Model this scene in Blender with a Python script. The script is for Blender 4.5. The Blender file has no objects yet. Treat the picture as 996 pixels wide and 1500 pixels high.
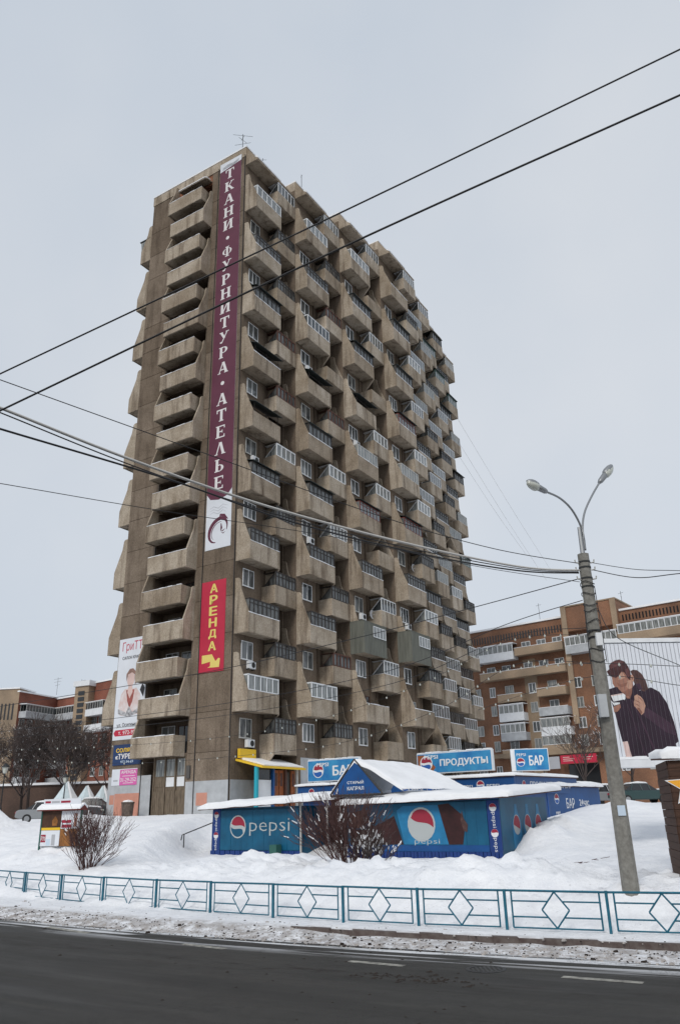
import bpy, bmesh, math, random
from mathutils import Vector, Matrix
random.seed(7)
R = math.radians
PI = math.pi
scene = bpy.context.scene
col = scene.collection

# ------------------------------------------------------------------ camera
EYE = 2.95                                   # eye height above the road
PITCH, ROLL, FPX = R(21.187), R(1.445), 1142.749
cam_d = bpy.data.cameras.new('camera')
cam_d.sensor_fit = 'VERTICAL'; cam_d.sensor_height = 24.0
cam_d.lens = 24.0 * FPX / 1500.0
cam_d.clip_start = 0.1; cam_d.clip_end = 3000
cam = bpy.data.objects.new('camera', cam_d); col.objects.link(cam)
cam.matrix_world = Matrix.Translation((0, 0, EYE)) @ Matrix.Rotation(PI/2 + PITCH, 4, 'X') @ Matrix.Rotation(-ROLL, 4, 'Z')
scene.camera = cam

def at(x, y, Y):
    """survey helper: where the sight line through a photo pixel meets the depth Y"""
    a = (x-498)/FPX; b = (750-y)/FPX
    cr, sr = math.cos(ROLL), math.sin(ROLL)
    xc = cr*a+sr*b; yc = -sr*a+cr*b
    d = Vector((xc, math.cos(PITCH)-yc*math.sin(PITCH), math.sin(PITCH)+yc*math.cos(PITCH)))
    return d*(Y/d.y) + Vector((0, 0, EYE))

# ------------------------------------------------------------------ world, sun
SUN_EL, SUN_AZ = R(38), R(200)               # azimuth clockwise from +Y : behind the camera, a little to the left
world = bpy.data.worlds.new('World'); scene.world = world; world.use_nodes = True
nt = world.node_tree; nt.nodes.clear()
sky = nt.nodes.new('ShaderNodeTexSky'); sky.sky_type = 'NISHITA'; sky.sun_disc = False
sky.sun_elevation = SUN_EL; sky.sun_rotation = SUN_AZ; sky.air_density = 1.0; sky.dust_density = 3.0
skm = nt.nodes.new('ShaderNodeVectorMath'); skm.operation = 'SCALE'; skm.inputs['Scale'].default_value = 0.1
nt.links.new(sky.outputs[0], skm.inputs[0])
tc = nt.nodes.new('ShaderNodeTexCoord')
nz = nt.nodes.new('ShaderNodeTexNoise'); nz.inputs['Scale'].default_value = 1.7; nz.inputs['Detail'].default_value = 5; nz.inputs['Roughness'].default_value = .45
nt.links.new(tc.outputs['Generated'], nz.inputs['Vector'])
cr_ = nt.nodes.new('ShaderNodeValToRGB')
cr_.color_ramp.elements[0].position = .3; cr_.color_ramp.elements[0].color = (.52, .59, .68, 1)
cr_.color_ramp.elements[1].position = .7; cr_.color_ramp.elements[1].color = (.70, .73, .77, 1)
nt.links.new(nz.outputs['Fac'], cr_.inputs['Fac'])
mx = nt.nodes.new('ShaderNodeMix'); mx.data_type = 'RGBA'; mx.inputs[0].default_value = .88
nt.links.new(skm.outputs[0], mx.inputs[6]); nt.links.new(cr_.outputs[0], mx.inputs[7])
bg = nt.nodes.new('ShaderNodeBackground'); bg.inputs[1].default_value = 1.0
nt.links.new(mx.outputs[2], bg.inputs[0])
wo = nt.nodes.new('ShaderNodeOutputWorld'); nt.links.new(bg.outputs[0], wo.inputs[0])
sd = bpy.data.lights.new('sun', 'SUN'); sd.energy = 1.5; sd.angle = R(14); sd.color = (1, .96, .9)
so = bpy.data.objects.new('sun', sd); col.objects.link(so)
sdir = Vector((math.sin(SUN_AZ)*math.cos(SUN_EL), math.cos(SUN_AZ)*math.cos(SUN_EL), math.sin(SUN_EL)))
so.rotation_euler = (-sdir).to_track_quat('-Z', 'Y').to_euler(); so.location = (0, -20, 60)
vs = scene.view_settings
vs.view_transform = 'Standard'; vs.look = 'None'; vs.gamma = 1; vs.use_curve_mapping = False; vs.exposure = 0.1

# ------------------------------------------------------------------ materials
MATS = {}
def mat(name, color, rough=.8, noise=.0, nscale=3.0, bump=0.0, bscale=30.0, metal=0, color2=None, stretch=(1, 1, 1), spec=.35, rnd=None):
    m = bpy.data.materials.new(name); m.use_nodes = True; t = m.node_tree
    b = t.nodes['Principled BSDF']; b.inputs['Roughness'].default_value = rough; b.inputs['Metallic'].default_value = metal
    b.inputs['Specular IOR Level'].default_value = spec
    c = tuple(color)+(1,)
    b.inputs['Base Color'].default_value = c
    geo = t.nodes.new('ShaderNodeNewGeometry')
    mp = t.nodes.new('ShaderNodeMapping'); mp.inputs['Scale'].default_value = stretch
    t.links.new(geo.outputs['Position'], mp.inputs['Vector'])
    out = None
    if noise > 0:
        n = t.nodes.new('ShaderNodeTexNoise'); n.inputs['Scale'].default_value = nscale; n.inputs['Detail'].default_value = 6; n.inputs['Roughness'].default_value = .6
        t.links.new(mp.outputs[0], n.inputs['Vector'])
        rp = t.nodes.new('ShaderNodeValToRGB')
        c2 = tuple(color2) if color2 else tuple(max(0, x*(1-noise)) for x in color)
        rp.color_ramp.elements[0].position = .32; rp.color_ramp.elements[0].color = c2+(1,)
        rp.color_ramp.elements[1].position = .68; rp.color_ramp.elements[1].color = c
        t.links.new(n.outputs['Fac'], rp.inputs['Fac']); out = rp.outputs[0]
    if rnd:
        oi = t.nodes.new('ShaderNodeObjectInfo')
        mm = t.nodes.new('ShaderNodeMix'); mm.data_type = 'RGBA'
        t.links.new(oi.outputs['Random'], mm.inputs[0])
        if out: t.links.new(out, mm.inputs[6])
        else: mm.inputs[6].default_value = c
        mm.inputs[7].default_value = tuple(rnd)+(1,)
        out = mm.outputs[2]
    if out: t.links.new(out, b.inputs['Base Color'])
    if bump > 0:
        n2 = t.nodes.new('ShaderNodeTexNoise'); n2.inputs['Scale'].default_value = bscale; n2.inputs['Detail'].default_value = 4
        t.links.new(geo.outputs['Position'], n2.inputs['Vector'])
        bp = t.nodes.new('ShaderNodeBump'); bp.inputs['Strength'].default_value = bump; bp.inputs['Distance'].default_value = .05
        t.links.new(n2.outputs['Fac'], bp.inputs['Height']); t.links.new(bp.outputs[0], b.inputs['Normal'])
    MATS[name] = m
    return m

def concrete(name, c1, c2, stain, amt=.6):
    """weathered concrete: broad blotches, vertical run-off streaks, fine speckle"""
    m = bpy.data.materials.new(name); m.use_nodes = True; t = m.node_tree; L = t.links.new
    b = t.nodes['Principled BSDF']; b.inputs['Roughness'].default_value = .92; b.inputs['Specular IOR Level'].default_value = .15
    geo = t.nodes.new('ShaderNodeNewGeometry')
    def noise(scale, detail, stretch):
        mp = t.nodes.new('ShaderNodeMapping'); mp.inputs['Scale'].default_value = stretch; L(geo.outputs['Position'], mp.inputs['Vector'])
        n = t.nodes.new('ShaderNodeTexNoise'); n.inputs['Scale'].default_value = scale; n.inputs['Detail'].default_value = detail; n.inputs['Roughness'].default_value = .62
        L(mp.outputs[0], n.inputs['Vector']); return n
    def ramp(src, p0, p1, a, bb):
        r = t.nodes.new('ShaderNodeValToRGB'); r.color_ramp.elements[0].position = p0; r.color_ramp.elements[1].position = p1
        r.color_ramp.elements[0].color = a+(1,); r.color_ramp.elements[1].color = bb+(1,); L(src, r.inputs['Fac']); return r
    n1 = noise(.45, 6, (1, 1, 1)); r1 = ramp(n1.outputs['Fac'], .36, .64, c2, c1)
    n2 = noise(1.6, 5, (1, 1, .12)); r2 = ramp(n2.outputs['Fac'], .5, .72, (0, 0, 0), (1, 1, 1))
    sc = t.nodes.new('ShaderNodeMath'); sc.operation = 'MULTIPLY'; sc.inputs[1].default_value = amt; L(r2.outputs[0], sc.inputs[0])
    mm = t.nodes.new('ShaderNodeMix'); mm.data_type = 'RGBA'; L(sc.outputs[0], mm.inputs[0]); L(r1.outputs[0], mm.inputs[6]); mm.inputs[7].default_value = stain+(1,)
    n3 = noise(9, 4, (1, 1, 1)); r3 = ramp(n3.outputs['Fac'], .3, .7, (.70, .69, .68), (1.14, 1.14, 1.14))
    mu = t.nodes.new('ShaderNodeMix'); mu.data_type = 'RGBA'; mu.blend_type = 'MULTIPLY'; mu.inputs[0].default_value = 1
    L(mm.outputs[2], mu.inputs[6]); L(r3.outputs[0], mu.inputs[7])
    oi = t.nodes.new('ShaderNodeObjectInfo')
    r4 = t.nodes.new('ShaderNodeValToRGB'); r4.color_ramp.elements[0].color = (.80, .77, .74, 1); r4.color_ramp.elements[1].color = (1.08, 1.08, 1.08, 1); L(oi.outputs['Random'], r4.inputs['Fac'])
    m4 = t.nodes.new('ShaderNodeMix'); m4.data_type = 'RGBA'; m4.blend_type = 'MULTIPLY'; m4.inputs[0].default_value = 1; L(mu.outputs[2], m4.inputs[6]); L(r4.outputs[0], m4.inputs[7])
    L(m4.outputs[2], b.inputs['Base Color'])
    bp = t.nodes.new('ShaderNodeBump'); bp.inputs['Strength'].default_value = .35; bp.inputs['Distance'].default_value = .03
    L(n3.outputs['Fac'], bp.inputs['Height']); L(bp.outputs[0], b.inputs['Normal'])
    MATS[name] = m; return m

def brick(name, c1, c2, mortar):
    m = bpy.data.materials.new(name); m.use_nodes = True; t = m.node_tree; L = t.links.new
    b = t.nodes['Principled BSDF']; b.inputs['Roughness'].default_value = .9
    tcn = t.nodes.new('ShaderNodeTexCoord'); mp = t.nodes.new('ShaderNodeMapping'); mp.inputs['Rotation'].default_value = (PI/2, 0, 0)
    L(tcn.outputs['Object'], mp.inputs['Vector'])
    bt = t.nodes.new('ShaderNodeTexBrick'); bt.inputs['Scale'].default_value = 4.0; bt.inputs['Mortar Size'].default_value = .012
    bt.inputs['Color1'].default_value = c1+(1,); bt.inputs['Color2'].default_value = c2+(1,); bt.inputs['Mortar'].default_value = mortar+(1,)
    L(mp.outputs[0], bt.inputs['Vector'])
    n = t.nodes.new('ShaderNodeTexNoise'); n.inputs['Scale'].default_value = .25; n.inputs['Detail'].default_value = 6; L(tcn.outputs['Object'], n.inputs['Vector'])
    r = t.nodes.new('ShaderNodeValToRGB'); r.color_ramp.elements[0].color = (.6, .6, .6, 1); r.color_ramp.elements[1].color = (1.15, 1.1, 1.05, 1); r.color_ramp.elements[0].position = .3; r.color_ramp.elements[1].position = .7
    L(n.outputs['Fac'], r.inputs['Fac'])
    mu = t.nodes.new('ShaderNodeMix'); mu.data_type = 'RGBA'; mu.blend_type = 'MULTIPLY'; mu.inputs[0].default_value = 1
    L(bt.outputs['Color'], mu.inputs[6]); L(r.outputs[0], mu.inputs[7]); L(mu.outputs[2], b.inputs['Base Color'])
    MATS[name] = m; return m

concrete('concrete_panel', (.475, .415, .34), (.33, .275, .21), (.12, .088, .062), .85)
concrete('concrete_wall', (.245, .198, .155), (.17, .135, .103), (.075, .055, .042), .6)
concrete('concrete_shaded', (.17, .135, .105), (.12, .092, .07), (.06, .045, .035), .5)  # darker copy of the wall concrete, recess shade put into its colour
concrete('pole_concrete', (.24, .235, .215), (.17, .165, .15), (.10, .095, .09), .6)
brick('brick_orange', (.29, .145, .082), (.20, .095, .055), (.24, .18, .14))
brick('brick_red', (.27, .09, .055), (.19, .06, .04), (.2, .13, .1))
brick('brick_beige', (.36, .28, .2), (.30, .225, .155), (.28, .23, .18))
brick('brick_dark', (.115, .072, .055), (.08, .05, .04), (.10, .075, .06))
mat('snow', (.86, .87, .89), .9, .10, 1.2, .5, 5, spec=.2)
mat('white_frame', (.74, .76, .78), .45, .12, 2)
mat('pale_frame', (.5, .5, .48), .5, .2, 2)
mat('dark_frame', (.035, .03, .028), .6)
mat('rust_frame', (.12, .055, .04), .7, .4, 4)
mat('red_frame', (.15, .03, .022), .6)
mat('green_frame', (.03, .11, .09), .6)
mat('glass', (.05, .06, .065), .08, .5, 1.3, spec=.8, color2=(.015, .018, .02), rnd=(.16, .17, .17))
mat('smoked_glass', (.16, .165, .16), .12, .8, 1.6, spec=.5, color2=(.012, .012, .012), stretch=(2, 2, .5))
mat('curtain_glass', (.33, .34, .33), .12, .6, 2.5, spec=.7, color2=(.07, .08, .08), stretch=(3, 3, .3))
mat('dark_glass', (.02, .022, .025), .1, spec=.6)
mat('awning_sheet', (.028, .036, .034), .55, .4, 3)
mat('corrugated_grey', (.16, .165, .14), .7, .35, 2.5, stretch=(2, 2, .2))
mat('grey_paint', (.46, .48, .50), .85, .25, 1.3)
mat('pink_paint', (.56, .27, .20), .85, .15, 2)
mat('wood_door', (.20, .155, .11), .8, .6, 3, stretch=(5, 5, .5))
mat('maroon_print', (.125, .030, .058), .6, .18, .8)
mat('letter_white', (.72, .70, .70), .6)
mat('white_print', (.70, .73, .78), .55, .08, 1)
mat('grey_print', (.40, .41, .44), .6)
mat('red_print', (.50, .025, .06), .55, .15, .8)
mat('yellow_print', (.72, .58, .16), .55)
mat('bright_yellow', (.75, .48, .03), .55)
mat('navy_print', (.018, .045, .13), .5)
mat('magenta_print', (.62, .13, .38), .55)
mat('black_print', (.03, .03, .035), .6)
mat('skin_print', (.50, .29, .21), .6, .25, 3)
mat('skin_shadow_print', (.27, .12, .085), .6, .3, 3)
mat('pale_skin_print', (.70, .52, .48), .6, .2, 2)
mat('skin_mid_print', (.36, .175, .125), .6, .25, 4)
mat('hair_light_print', (.14, .055, .055), .6, .5, 8)
mat('hair_print', (.075, .028, .030), .6, .5, 6)
mat('coat_print', (.030, .015, .028), .6, .35, 1.5)
mat('coat_light_print', (.062, .030, .052), .6, .35, 2)
mat('fur_print', (.11, .055, .05), .7, .6, 7)
mat('light_blue_print', (.52, .62, .72), .55)
mat('sky_print', (.012, .13, .36), .4, .5, .9, color2=(.05, .30, .52))
mat('kiosk_blue', (.008, .075, .25), .45, .25, 1.2)
mat('kiosk_teal', (.006, .105, .20), .42, .35, .9, color2=(.004, .065, .13))
mat('kiosk_deep_blue', (.012, .045, .20), .5, .25, 2)
mat('logo_red', (.30, .022, .045), .5)
mat('logo_white', (.70, .71, .72), .5)
mat('logo_pale', (.42, .45, .45), .5)
mat('logo_blue', (.02, .10, .36), .5)
mat('cola_print', (.045, .012, .012), .5, .5, 2.5)
mat('can_print', (.02, .20, .40), .45, .3, 2)
mat('orange_panel', (.34, .10, .03), .6, .4, 5)
mat('turquoise_paint', (.02, .33, .42), .5)
mat('dark_metal', (.03, .032, .033), .5, metal=.3)
mat('grey_metal', (.28, .29, .30), .45, metal=.6)
mat('lamp_glass', (.50, .52, .47), .15, spec=.7)
mat('fence_paint', (.012, .13, .20), .5, .3, 8)
mat('cable', (.022, .022, .024), .6)
mat('grey_cable', (.50, .49, .47), .5)
mat('bark', (.052, .040, .035), .9, .4, 9)
mat('twig', (.10, .078, .072), .9, .4, 9)
mat('reddish_twig', (.10, .052, .048), .9, .4, 9)
mat('car_dark', (.035, .04, .045), .3, spec=.6)
mat('car_green', (.02, .05, .05), .3, spec=.6)
mat('car_silver', (.3, .31, .32), .35, metal=.4)
mat('rubber', (.02, .02, .02), .8)
mat('brown_board', (.075, .036, .022), .75, .4, 4, stretch=(.4, .4, 6))
mat('orange_print', (.78, .36, .03), .5)
mat('kerb_stone', (.070, .048, .044), .9, .5, 5, color2=(.13, .11, .10))
mat('iron', (.013, .012, .012), .45, .4, 20, metal=.2)
mat('marking_paint', (.42, .41, .36), .8, .5, 5, color2=(.10, .095, .09))
mat('mud', (.035, .026, .021), .95, .4, 20)
mat('dirty_snow', (.45, .42, .40), .9, .4, 9)
mat('slat_gap', (.13, .12, .14), .7)
mat('pale_coat_print', (.62, .46, .43), .6, .5, 2.2, color2=(.70, .66, .66))
mat('salmon_print', (.42, .12, .10), .6, .5, 3)
mat('fur_grey_print', (.10, .10, .11), .6, .9, 5, color2=(.6, .6, .62))
mat('fair_hair_print', (.33, .20, .16), .6, .5, 4)
mat('tent_cloth', (.60, .70, .74), .7, .2, 2)
mat('poster_brown', (.085, .04, .022), .55, .5, 4)
mat('poster_orange', (.36, .15, .04), .55, .6, 4)
mat('bin_metal', (.15, .115, .095), .7, .6, 5)
mat('red_brick_wall', (.26, .11, .06), .9, .3, 3)
mat('hatch', (.09, .085, .08), .8)
mat('roof_slab', (.22, .2, .18), .9, .3, 1)

# ------------------------------------------------------------------ road geometry and its materials
def edge_y(x):                               # line where the asphalt meets the snow
    if x < -24: return edge_y(-24) + (x+24)*(-.56-.408)
    if x > 15: return edge_y(15) + (x-15)*(-.56+.255)
    return 20.9 - .56*x + .0085*x*x
def road_q(x, y): return (y-edge_y(x))*.86

def q_nodes(t):
    """distance from the road edge, from the world position"""
    L = t.links.new
    geo = t.nodes.new('ShaderNodeNewGeometry'); sp = t.nodes.new('ShaderNodeSeparateXYZ'); L(geo.outputs['Position'], sp.inputs[0])
    def m(op, a, b):
        n = t.nodes.new('ShaderNodeMath'); n.operation = op
        for i, v in enumerate((a, b)):
            if isinstance(v, (int, float)): n.inputs[i].default_value = v
            else: L(v, n.inputs[i])
        return n.outputs[0]
    x, y = sp.outputs['X'], sp.outputs['Y']
    e = m('ADD', m('MULTIPLY', m('MULTIPLY', x, x), .0085), m('ADD', m('MULTIPLY', x, -.56), 20.9))
    q = m('MULTIPLY', m('SUBTRACT', y, e), .86)
    along = m('SUBTRACT', m('MULTIPLY', x, .86), m('MULTIPLY', y, .5))
    return geo, q, along, m
def comb(t, x, y, z=0.0):
    c = t.nodes.new('ShaderNodeCombineXYZ')
    for i, v in enumerate((x, y, z)):
        if isinstance(v, (int, float)): c.inputs[i].default_value = v
        else: t.links.new(v, c.inputs[i])
    return c.outputs[0]
def tnoise(t, vec, scale, detail=5, rough=.6):
    n = t.nodes.new('ShaderNodeTexNoise'); n.inputs['Scale'].default_value = scale; n.inputs['Detail'].default_value = detail; n.inputs['Roughness'].default_value = rough
    t.links.new(vec, n.inputs['Vector']); return n.outputs['Fac']
def tramp(t, src, stops):
    r = t.nodes.new('ShaderNodeValToRGB'); e = r.color_ramp.elements
    while len(e) < len(stops): e.new(.5)
    for el, (p, c) in zip(e, stops):
        el.position = p; el.color = (c, c, c, 1) if isinstance(c, (int, float)) else tuple(c)+(1,)
    t.links.new(src, r.inputs['Fac']); return r.outputs[0]
def tmix(t, fac, a, b, mode='MIX'):
    n = t.nodes.new('ShaderNodeMix'); n.data_type = 'RGBA'; n.blend_type = mode
    for i, v in ((0, fac), (6, a), (7, b)):
        if isinstance(v, (int, float)): n.inputs[i].default_value = v
        elif isinstance(v, tuple): n.inputs[i].default_value = v+(1,)
        else: t.links.new(v, n.inputs[i])
    return n.outputs[2]

def ground_snow_material():
    m = bpy.data.materials.new('ground_snow'); m.use_nodes = True; t = m.node_tree
    b = t.nodes['Principled BSDF']; b.inputs['Roughness'].default_value = .9; b.inputs['Specular IOR Level'].default_value = .2
    geo, q, al, mm = q_nodes(t); P = geo.outputs['Position']
    base = tramp(t, tnoise(t, P, .9, 6), [(.3, (.76, .78, .82)), (.7, (.88, .89, .91))])
    # kerbside slush: dirty close to the road, fading out behind the railing
    dirt_zone = tramp(t, mm('DIVIDE', q, 6.0), [(0, .85), (.24, .62), (.32, .12), (.55, .10), (.9, 0)])
    dn = tramp(t, tnoise(t, P, 2.6, 8, .72), [(.36, 0), (.56, 1)])
    fac = mm('MULTIPLY', dirt_zone, dn)
    c = tmix(t, fac, base, (.20, .165, .14))
    sp = tramp(t, tnoise(t, P, 9, 4, .6), [(.66, 0), (.71, 1)])
    zone2 = tramp(t, mm('DIVIDE', q, 12.0), [(0, .9), (.13, .9), (.16, .35), (.6, .25), (1, 0)])
    c = tmix(t, mm('MULTIPLY', sp, zone2), c, (.07, .055, .045))
    t.links.new(c, b.inputs['Base Color'])
    bp = t.nodes.new('ShaderNodeBump'); bp.inputs['Strength'].default_value = .8; bp.inputs['Distance'].default_value = .10
    t.links.new(tnoise(t, P, 4, 8, .65), bp.inputs['Height']); t.links.new(bp.outputs[0], b.inputs['Normal'])
    MATS['ground_snow'] = m
def asphalt_material():
    m = bpy.data.materials.new('asphalt'); m.use_nodes = True; t = m.node_tree
    b = t.nodes['Principled BSDF']; b.inputs['Specular IOR Level'].default_value = .3
    geo, q, al, mm = q_nodes(t); P = geo.outputs['Position']
    V = comb(t, mm('MULTIPLY', al, .12), q)
    c = tramp(t, tnoise(t, V, .9, 6, .6), [(.3, (.025, .024, .022)), (.7, (.045, .043, .039))])
    g = tramp(t, tnoise(t, P, 45, 3, .7), [(.3, .72), (.7, 1.25)])
    c = tmix(t, 1.0, c, g, 'MULTIPLY')
    # pale salt / worn patches and mud
    sal = tramp(t, tnoise(t, V, 2.2, 6, .6), [(.55, 0), (.75, .35)])
    c = tmix(t, sal, c, (.085, .08, .073))
    # streaks of packed snow left between the wheel tracks beside the kerb
    st = tramp(t, tnoise(t, comb(t, mm('MULTIPLY', al, .10), mm('MULTIPLY', q, 2.6), 3.0), 1.5, 5, .5), [(.475, 0), (.53, 1)])
    z = tramp(t, mm('DIVIDE', mm('ADD', q, 2.2), 3.0), [(.30, 0), (.5, .55), (.66, 1)])
    c = tmix(t, mm('MULTIPLY', st, z), c, (.62, .63, .65))
    # trodden mud smeared in front of the manhole, and a few tar-filled cracks
    mz = tramp(t, mm('DIVIDE', mm('ABSOLUTE', mm('ADD', q, 2.75), 0.0), 1.2), [(0, 1), (.25, .8), (1, 0)])
    mn = tramp(t, tnoise(t, comb(t, mm('MULTIPLY', al, .8), mm('MULTIPLY', q, 1.8), 7.0), 1.6, 8, .7), [(.54, 0), (.64, 1)])
    c = tmix(t, mm('MULTIPLY', mz, mn), c, (.016, .012, .010))
    cn_ = tramp(t, tnoise(t, P, .35, 8, .75), [(.492, 0), (.499, 1), (.503, 1), (.51, 0)])
    c = tmix(t, mm('MULTIPLY', cn_, .5), c, (.014, .013, .012))
    t.links.new(c, b.inputs['Base Color'])
    rr = tramp(t, tnoise(t, V, 1.1, 5), [(.35, .55), (.65, .85)])
    t.links.new(rr, b.inputs['Roughness'])
    bp = t.nodes.new('ShaderNodeBump'); bp.inputs['Strength'].default_value = .5; bp.inputs['Distance'].default_value = .012
    t.links.new(tnoise(t, P, 60, 3), bp.inputs['Height']); t.links.new(bp.outputs[0], b.inputs['Normal'])
    MATS['asphalt'] = m
ground_snow_material(); asphalt_material()

# ------------------------------------------------------------------ mesh helpers
class MB:
    def __init__(s): s.v = []; s.f = []; s.m = []
    def poly(s, pts, mi=0):
        n = len(s.v); s.v += [tuple(p) for p in pts]; s.f.append(tuple(range(n, n+len(pts)))); s.m.append(mi)
    def box(s, x0, x1, y0, y1, z0, z1, mi=0):
        n = len(s.v)
        s.v += [(x, y, z) for z in (z0, z1) for y in (y0, y1) for x in (x0, x1)]
        for f in ((0, 2, 3, 1), (4, 5, 7, 6), (0, 1, 5, 4), (2, 6, 7, 3), (0, 4, 6, 2), (1, 3, 7, 5)):
            s.f.append(tuple(n+i for i in f)); s.m.append(mi)
    def prism(s, poly, fn, t0, t1, mi=0):
        """extrude a 2-D polygon; fn(a, b, t) -> xyz"""
        n = len(s.v); k = len(poly)
        s.v += [tuple(fn(a, b, t0)) for a, b in poly] + [tuple(fn(a, b, t1)) for a, b in poly]
        s.f.append(tuple(range(n, n+k))); s.f.append(tuple(range(n+2*k-1, n+k-1, -1)))
        for i in range(k):
            j = (i+1) % k; s.f.append((n+i, n+j, n+k+j, n+k+i))
        s.m += [mi]*(k+2)
    def tube(s, pts, r, n=6, mi=0, cap=True):
        pts = [Vector(p) for p in pts]; rs = r if isinstance(r, (list, tuple)) else [r]*len(pts)
        base = len(s.v); up = Vector((0, 0, 1))
        for i, p in enumerate(pts):
            d = (pts[min(i+1, len(pts)-1)] - pts[max(i-1, 0)])
            d = d.normalized() if d.length > 1e-9 else Vector((0, 0, 1))
            a = d.cross(up)
            if a.length < 1e-3: a = d.cross(Vector((0, 1, 0)))
            a.normalize(); b = d.cross(a)
            for k in range(n):
                w = 2*PI*k/n; q = p + (a*math.cos(w)+b*math.sin(w))*rs[i]; s.v.append(tuple(q))
        for i in range(len(pts)-1):
            for k in range(n):
                k2 = (k+1) % n
                s.f.append((base+i*n+k, base+i*n+k2, base+(i+1)*n+k2, base+(i+1)*n+k)); s.m.append(mi)
        if cap and n > 2:
            s.f.append(tuple(base+k for k in range(n))); s.m.append(mi)
            e = base+(len(pts)-1)*n; s.f.append(tuple(e+k for k in range(n-1, -1, -1))); s.m.append(mi)
    def lathe(s, prof, n=12, mi=0, c=(0, 0, 0)):
        base = len(s.v)
        for r, z in prof:
            for k in range(n):
                w = 2*PI*k/n; s.v.append((c[0]+r*math.cos(w), c[1]+r*math.sin(w), c[2]+z))
        for i in range(len(prof)-1):
            for k in range(n):
                k2 = (k+1) % n
                s.f.append((base+i*n+k, base+i*n+k2, base+(i+1)*n+k2, base+(i+1)*n+k)); s.m.append(mi)
        s.f.append(tuple(base+k for k in range(n))); s.m.append(mi)
        e = base+(len(prof)-1)*n; s.f.append(tuple(e+k for k in range(n))); s.m.append(mi)
    def mesh(s, name, mats, bevel=0, smooth=False, fix=True):
        me = bpy.data.meshes.new(name); me.from_pydata(s.v, [], s.f)
        for x in (mats if isinstance(mats, (list, tuple)) else [mats]): me.materials.append(MATS[x])
        me.polygons.foreach_set('material_index', s.m)
        if fix or bevel:
            bm = bmesh.new(); bm.from_mesh(me)
            if bevel:
                bmesh.ops.remove_doubles(bm, verts=bm.verts, dist=1e-5)
            bmesh.ops.recalc_face_normals(bm, faces=bm.faces)
            if bevel:
                es = [e for e in bm.edges if len(e.link_faces) == 2 and e.calc_face_angle(0) > .5]
                bmesh.ops.bevel(bm, geom=es, offset=bevel, segments=1, affect='EDGES', clamp_overlap=True)
            bm.to_mesh(me); bm.free()
        if smooth: me.polygons.foreach_set('use_smooth', [True]*len(me.polygons))
        me.update(); return me
    def build(s, name, mats, parent=None, loc=(0, 0, 0), rz=0, **kw):
        return put(name, s.mesh(name, mats, **kw), parent, loc, rz)
def put(name, me, parent=None, loc=(0, 0, 0), rz=0):
    o = bpy.data.objects.new(name, me); col.objects.link(o); o.location = loc; o.rotation_euler = (0, 0, rz); o.parent = parent
    return o
def tag(o, label, cat, group=None):
    o['label'] = label; o['category'] = cat
    if group: o['group'] = group
    return o
def thing(name, label, cat, loc=(0, 0, 0), rz=0, group=None):
    return tag(put(name, None, None, loc, rz), label, cat, group)
def struct(o): o['kind'] = 'structure'; return o
def stuff(o): o['kind'] = 'stuff'; return o

_txt = {}
def text_mesh(s, m, bold=0.0):
    key = (s, m, bold)
    if key in _txt: return _txt[key]
    cu = bpy.data.curves.new('lettering', 'FONT'); cu.body = s; cu.resolution_u = 2; cu.extrude = .004; cu.offset = min(0, bold)
    cu.align_x = 'LEFT'
    o = bpy.data.objects.new('lettering', cu); col.objects.link(o)
    dg = bpy.context.evaluated_depsgraph_get(); dg.update()
    me = bpy.data.meshes.new_from_object(o.evaluated_get(dg)); me.name = 'lettering'
    bpy.data.objects.remove(o)
    xs = [v.co.x for v in me.vertices]; ys = [v.co.y for v in me.vertices]
    if xs:
        x0, x1, y0, y1 = min(xs), max(xs), min(ys), max(ys)
        for v in me.vertices:
            v.co.x = (v.co.x-(x0+x1)/2)/(x1-x0); v.co.y = (v.co.y-(y0+y1)/2)/(y1-y0)
    if bold > 0:
        vv = [tuple(v.co) for v in me.vertices]; ff = [tuple(p_.vertices) for p_ in me.polygons]; sh = bold*1.1/max(.4, (x1-x0)); sv = bold*.8
        V2, F2 = [], []
        for k, (dx, dy) in enumerate(((0, 0), (sh, 0), (-sh, 0), (0, sv), (0, -sv))):
            n0 = len(V2); V2 += [(x+dx, y+dy, z+.0006*k) for x, y, z in vv]; F2 += [tuple(n0+i for i in f) for f in ff]
        me = bpy.data.meshes.new('lettering'); me.from_pydata(V2, [], F2)
    me.materials.clear(); me.materials.append(MATS[m])
    _txt[key] = me; return me
def text(s, parent, m, cx, cz, w, h, y, back=False, bold=.01, name='lettering', tilt=0, slant=0):
    """flat lettering in the x-z plane of its parent; back: facing +y, else -y"""
    o = put(name, text_mesh(s, m, bold), parent, (cx, y, cz))
    o.rotation_euler = (PI/2, tilt, PI if back else 0)
    o.scale = (w, h, 1)
    return o
def disc(n, r, cx, cz, a0=0, a1=2*PI): return [(cx+r*math.cos(a0+(a1-a0)*i/n), cz+r*math.sin(a0+(a1-a0)*i/n)) for i in range(n+(0 if abs(a1-a0-2*PI) < 1e-6 else 1))]
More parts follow.
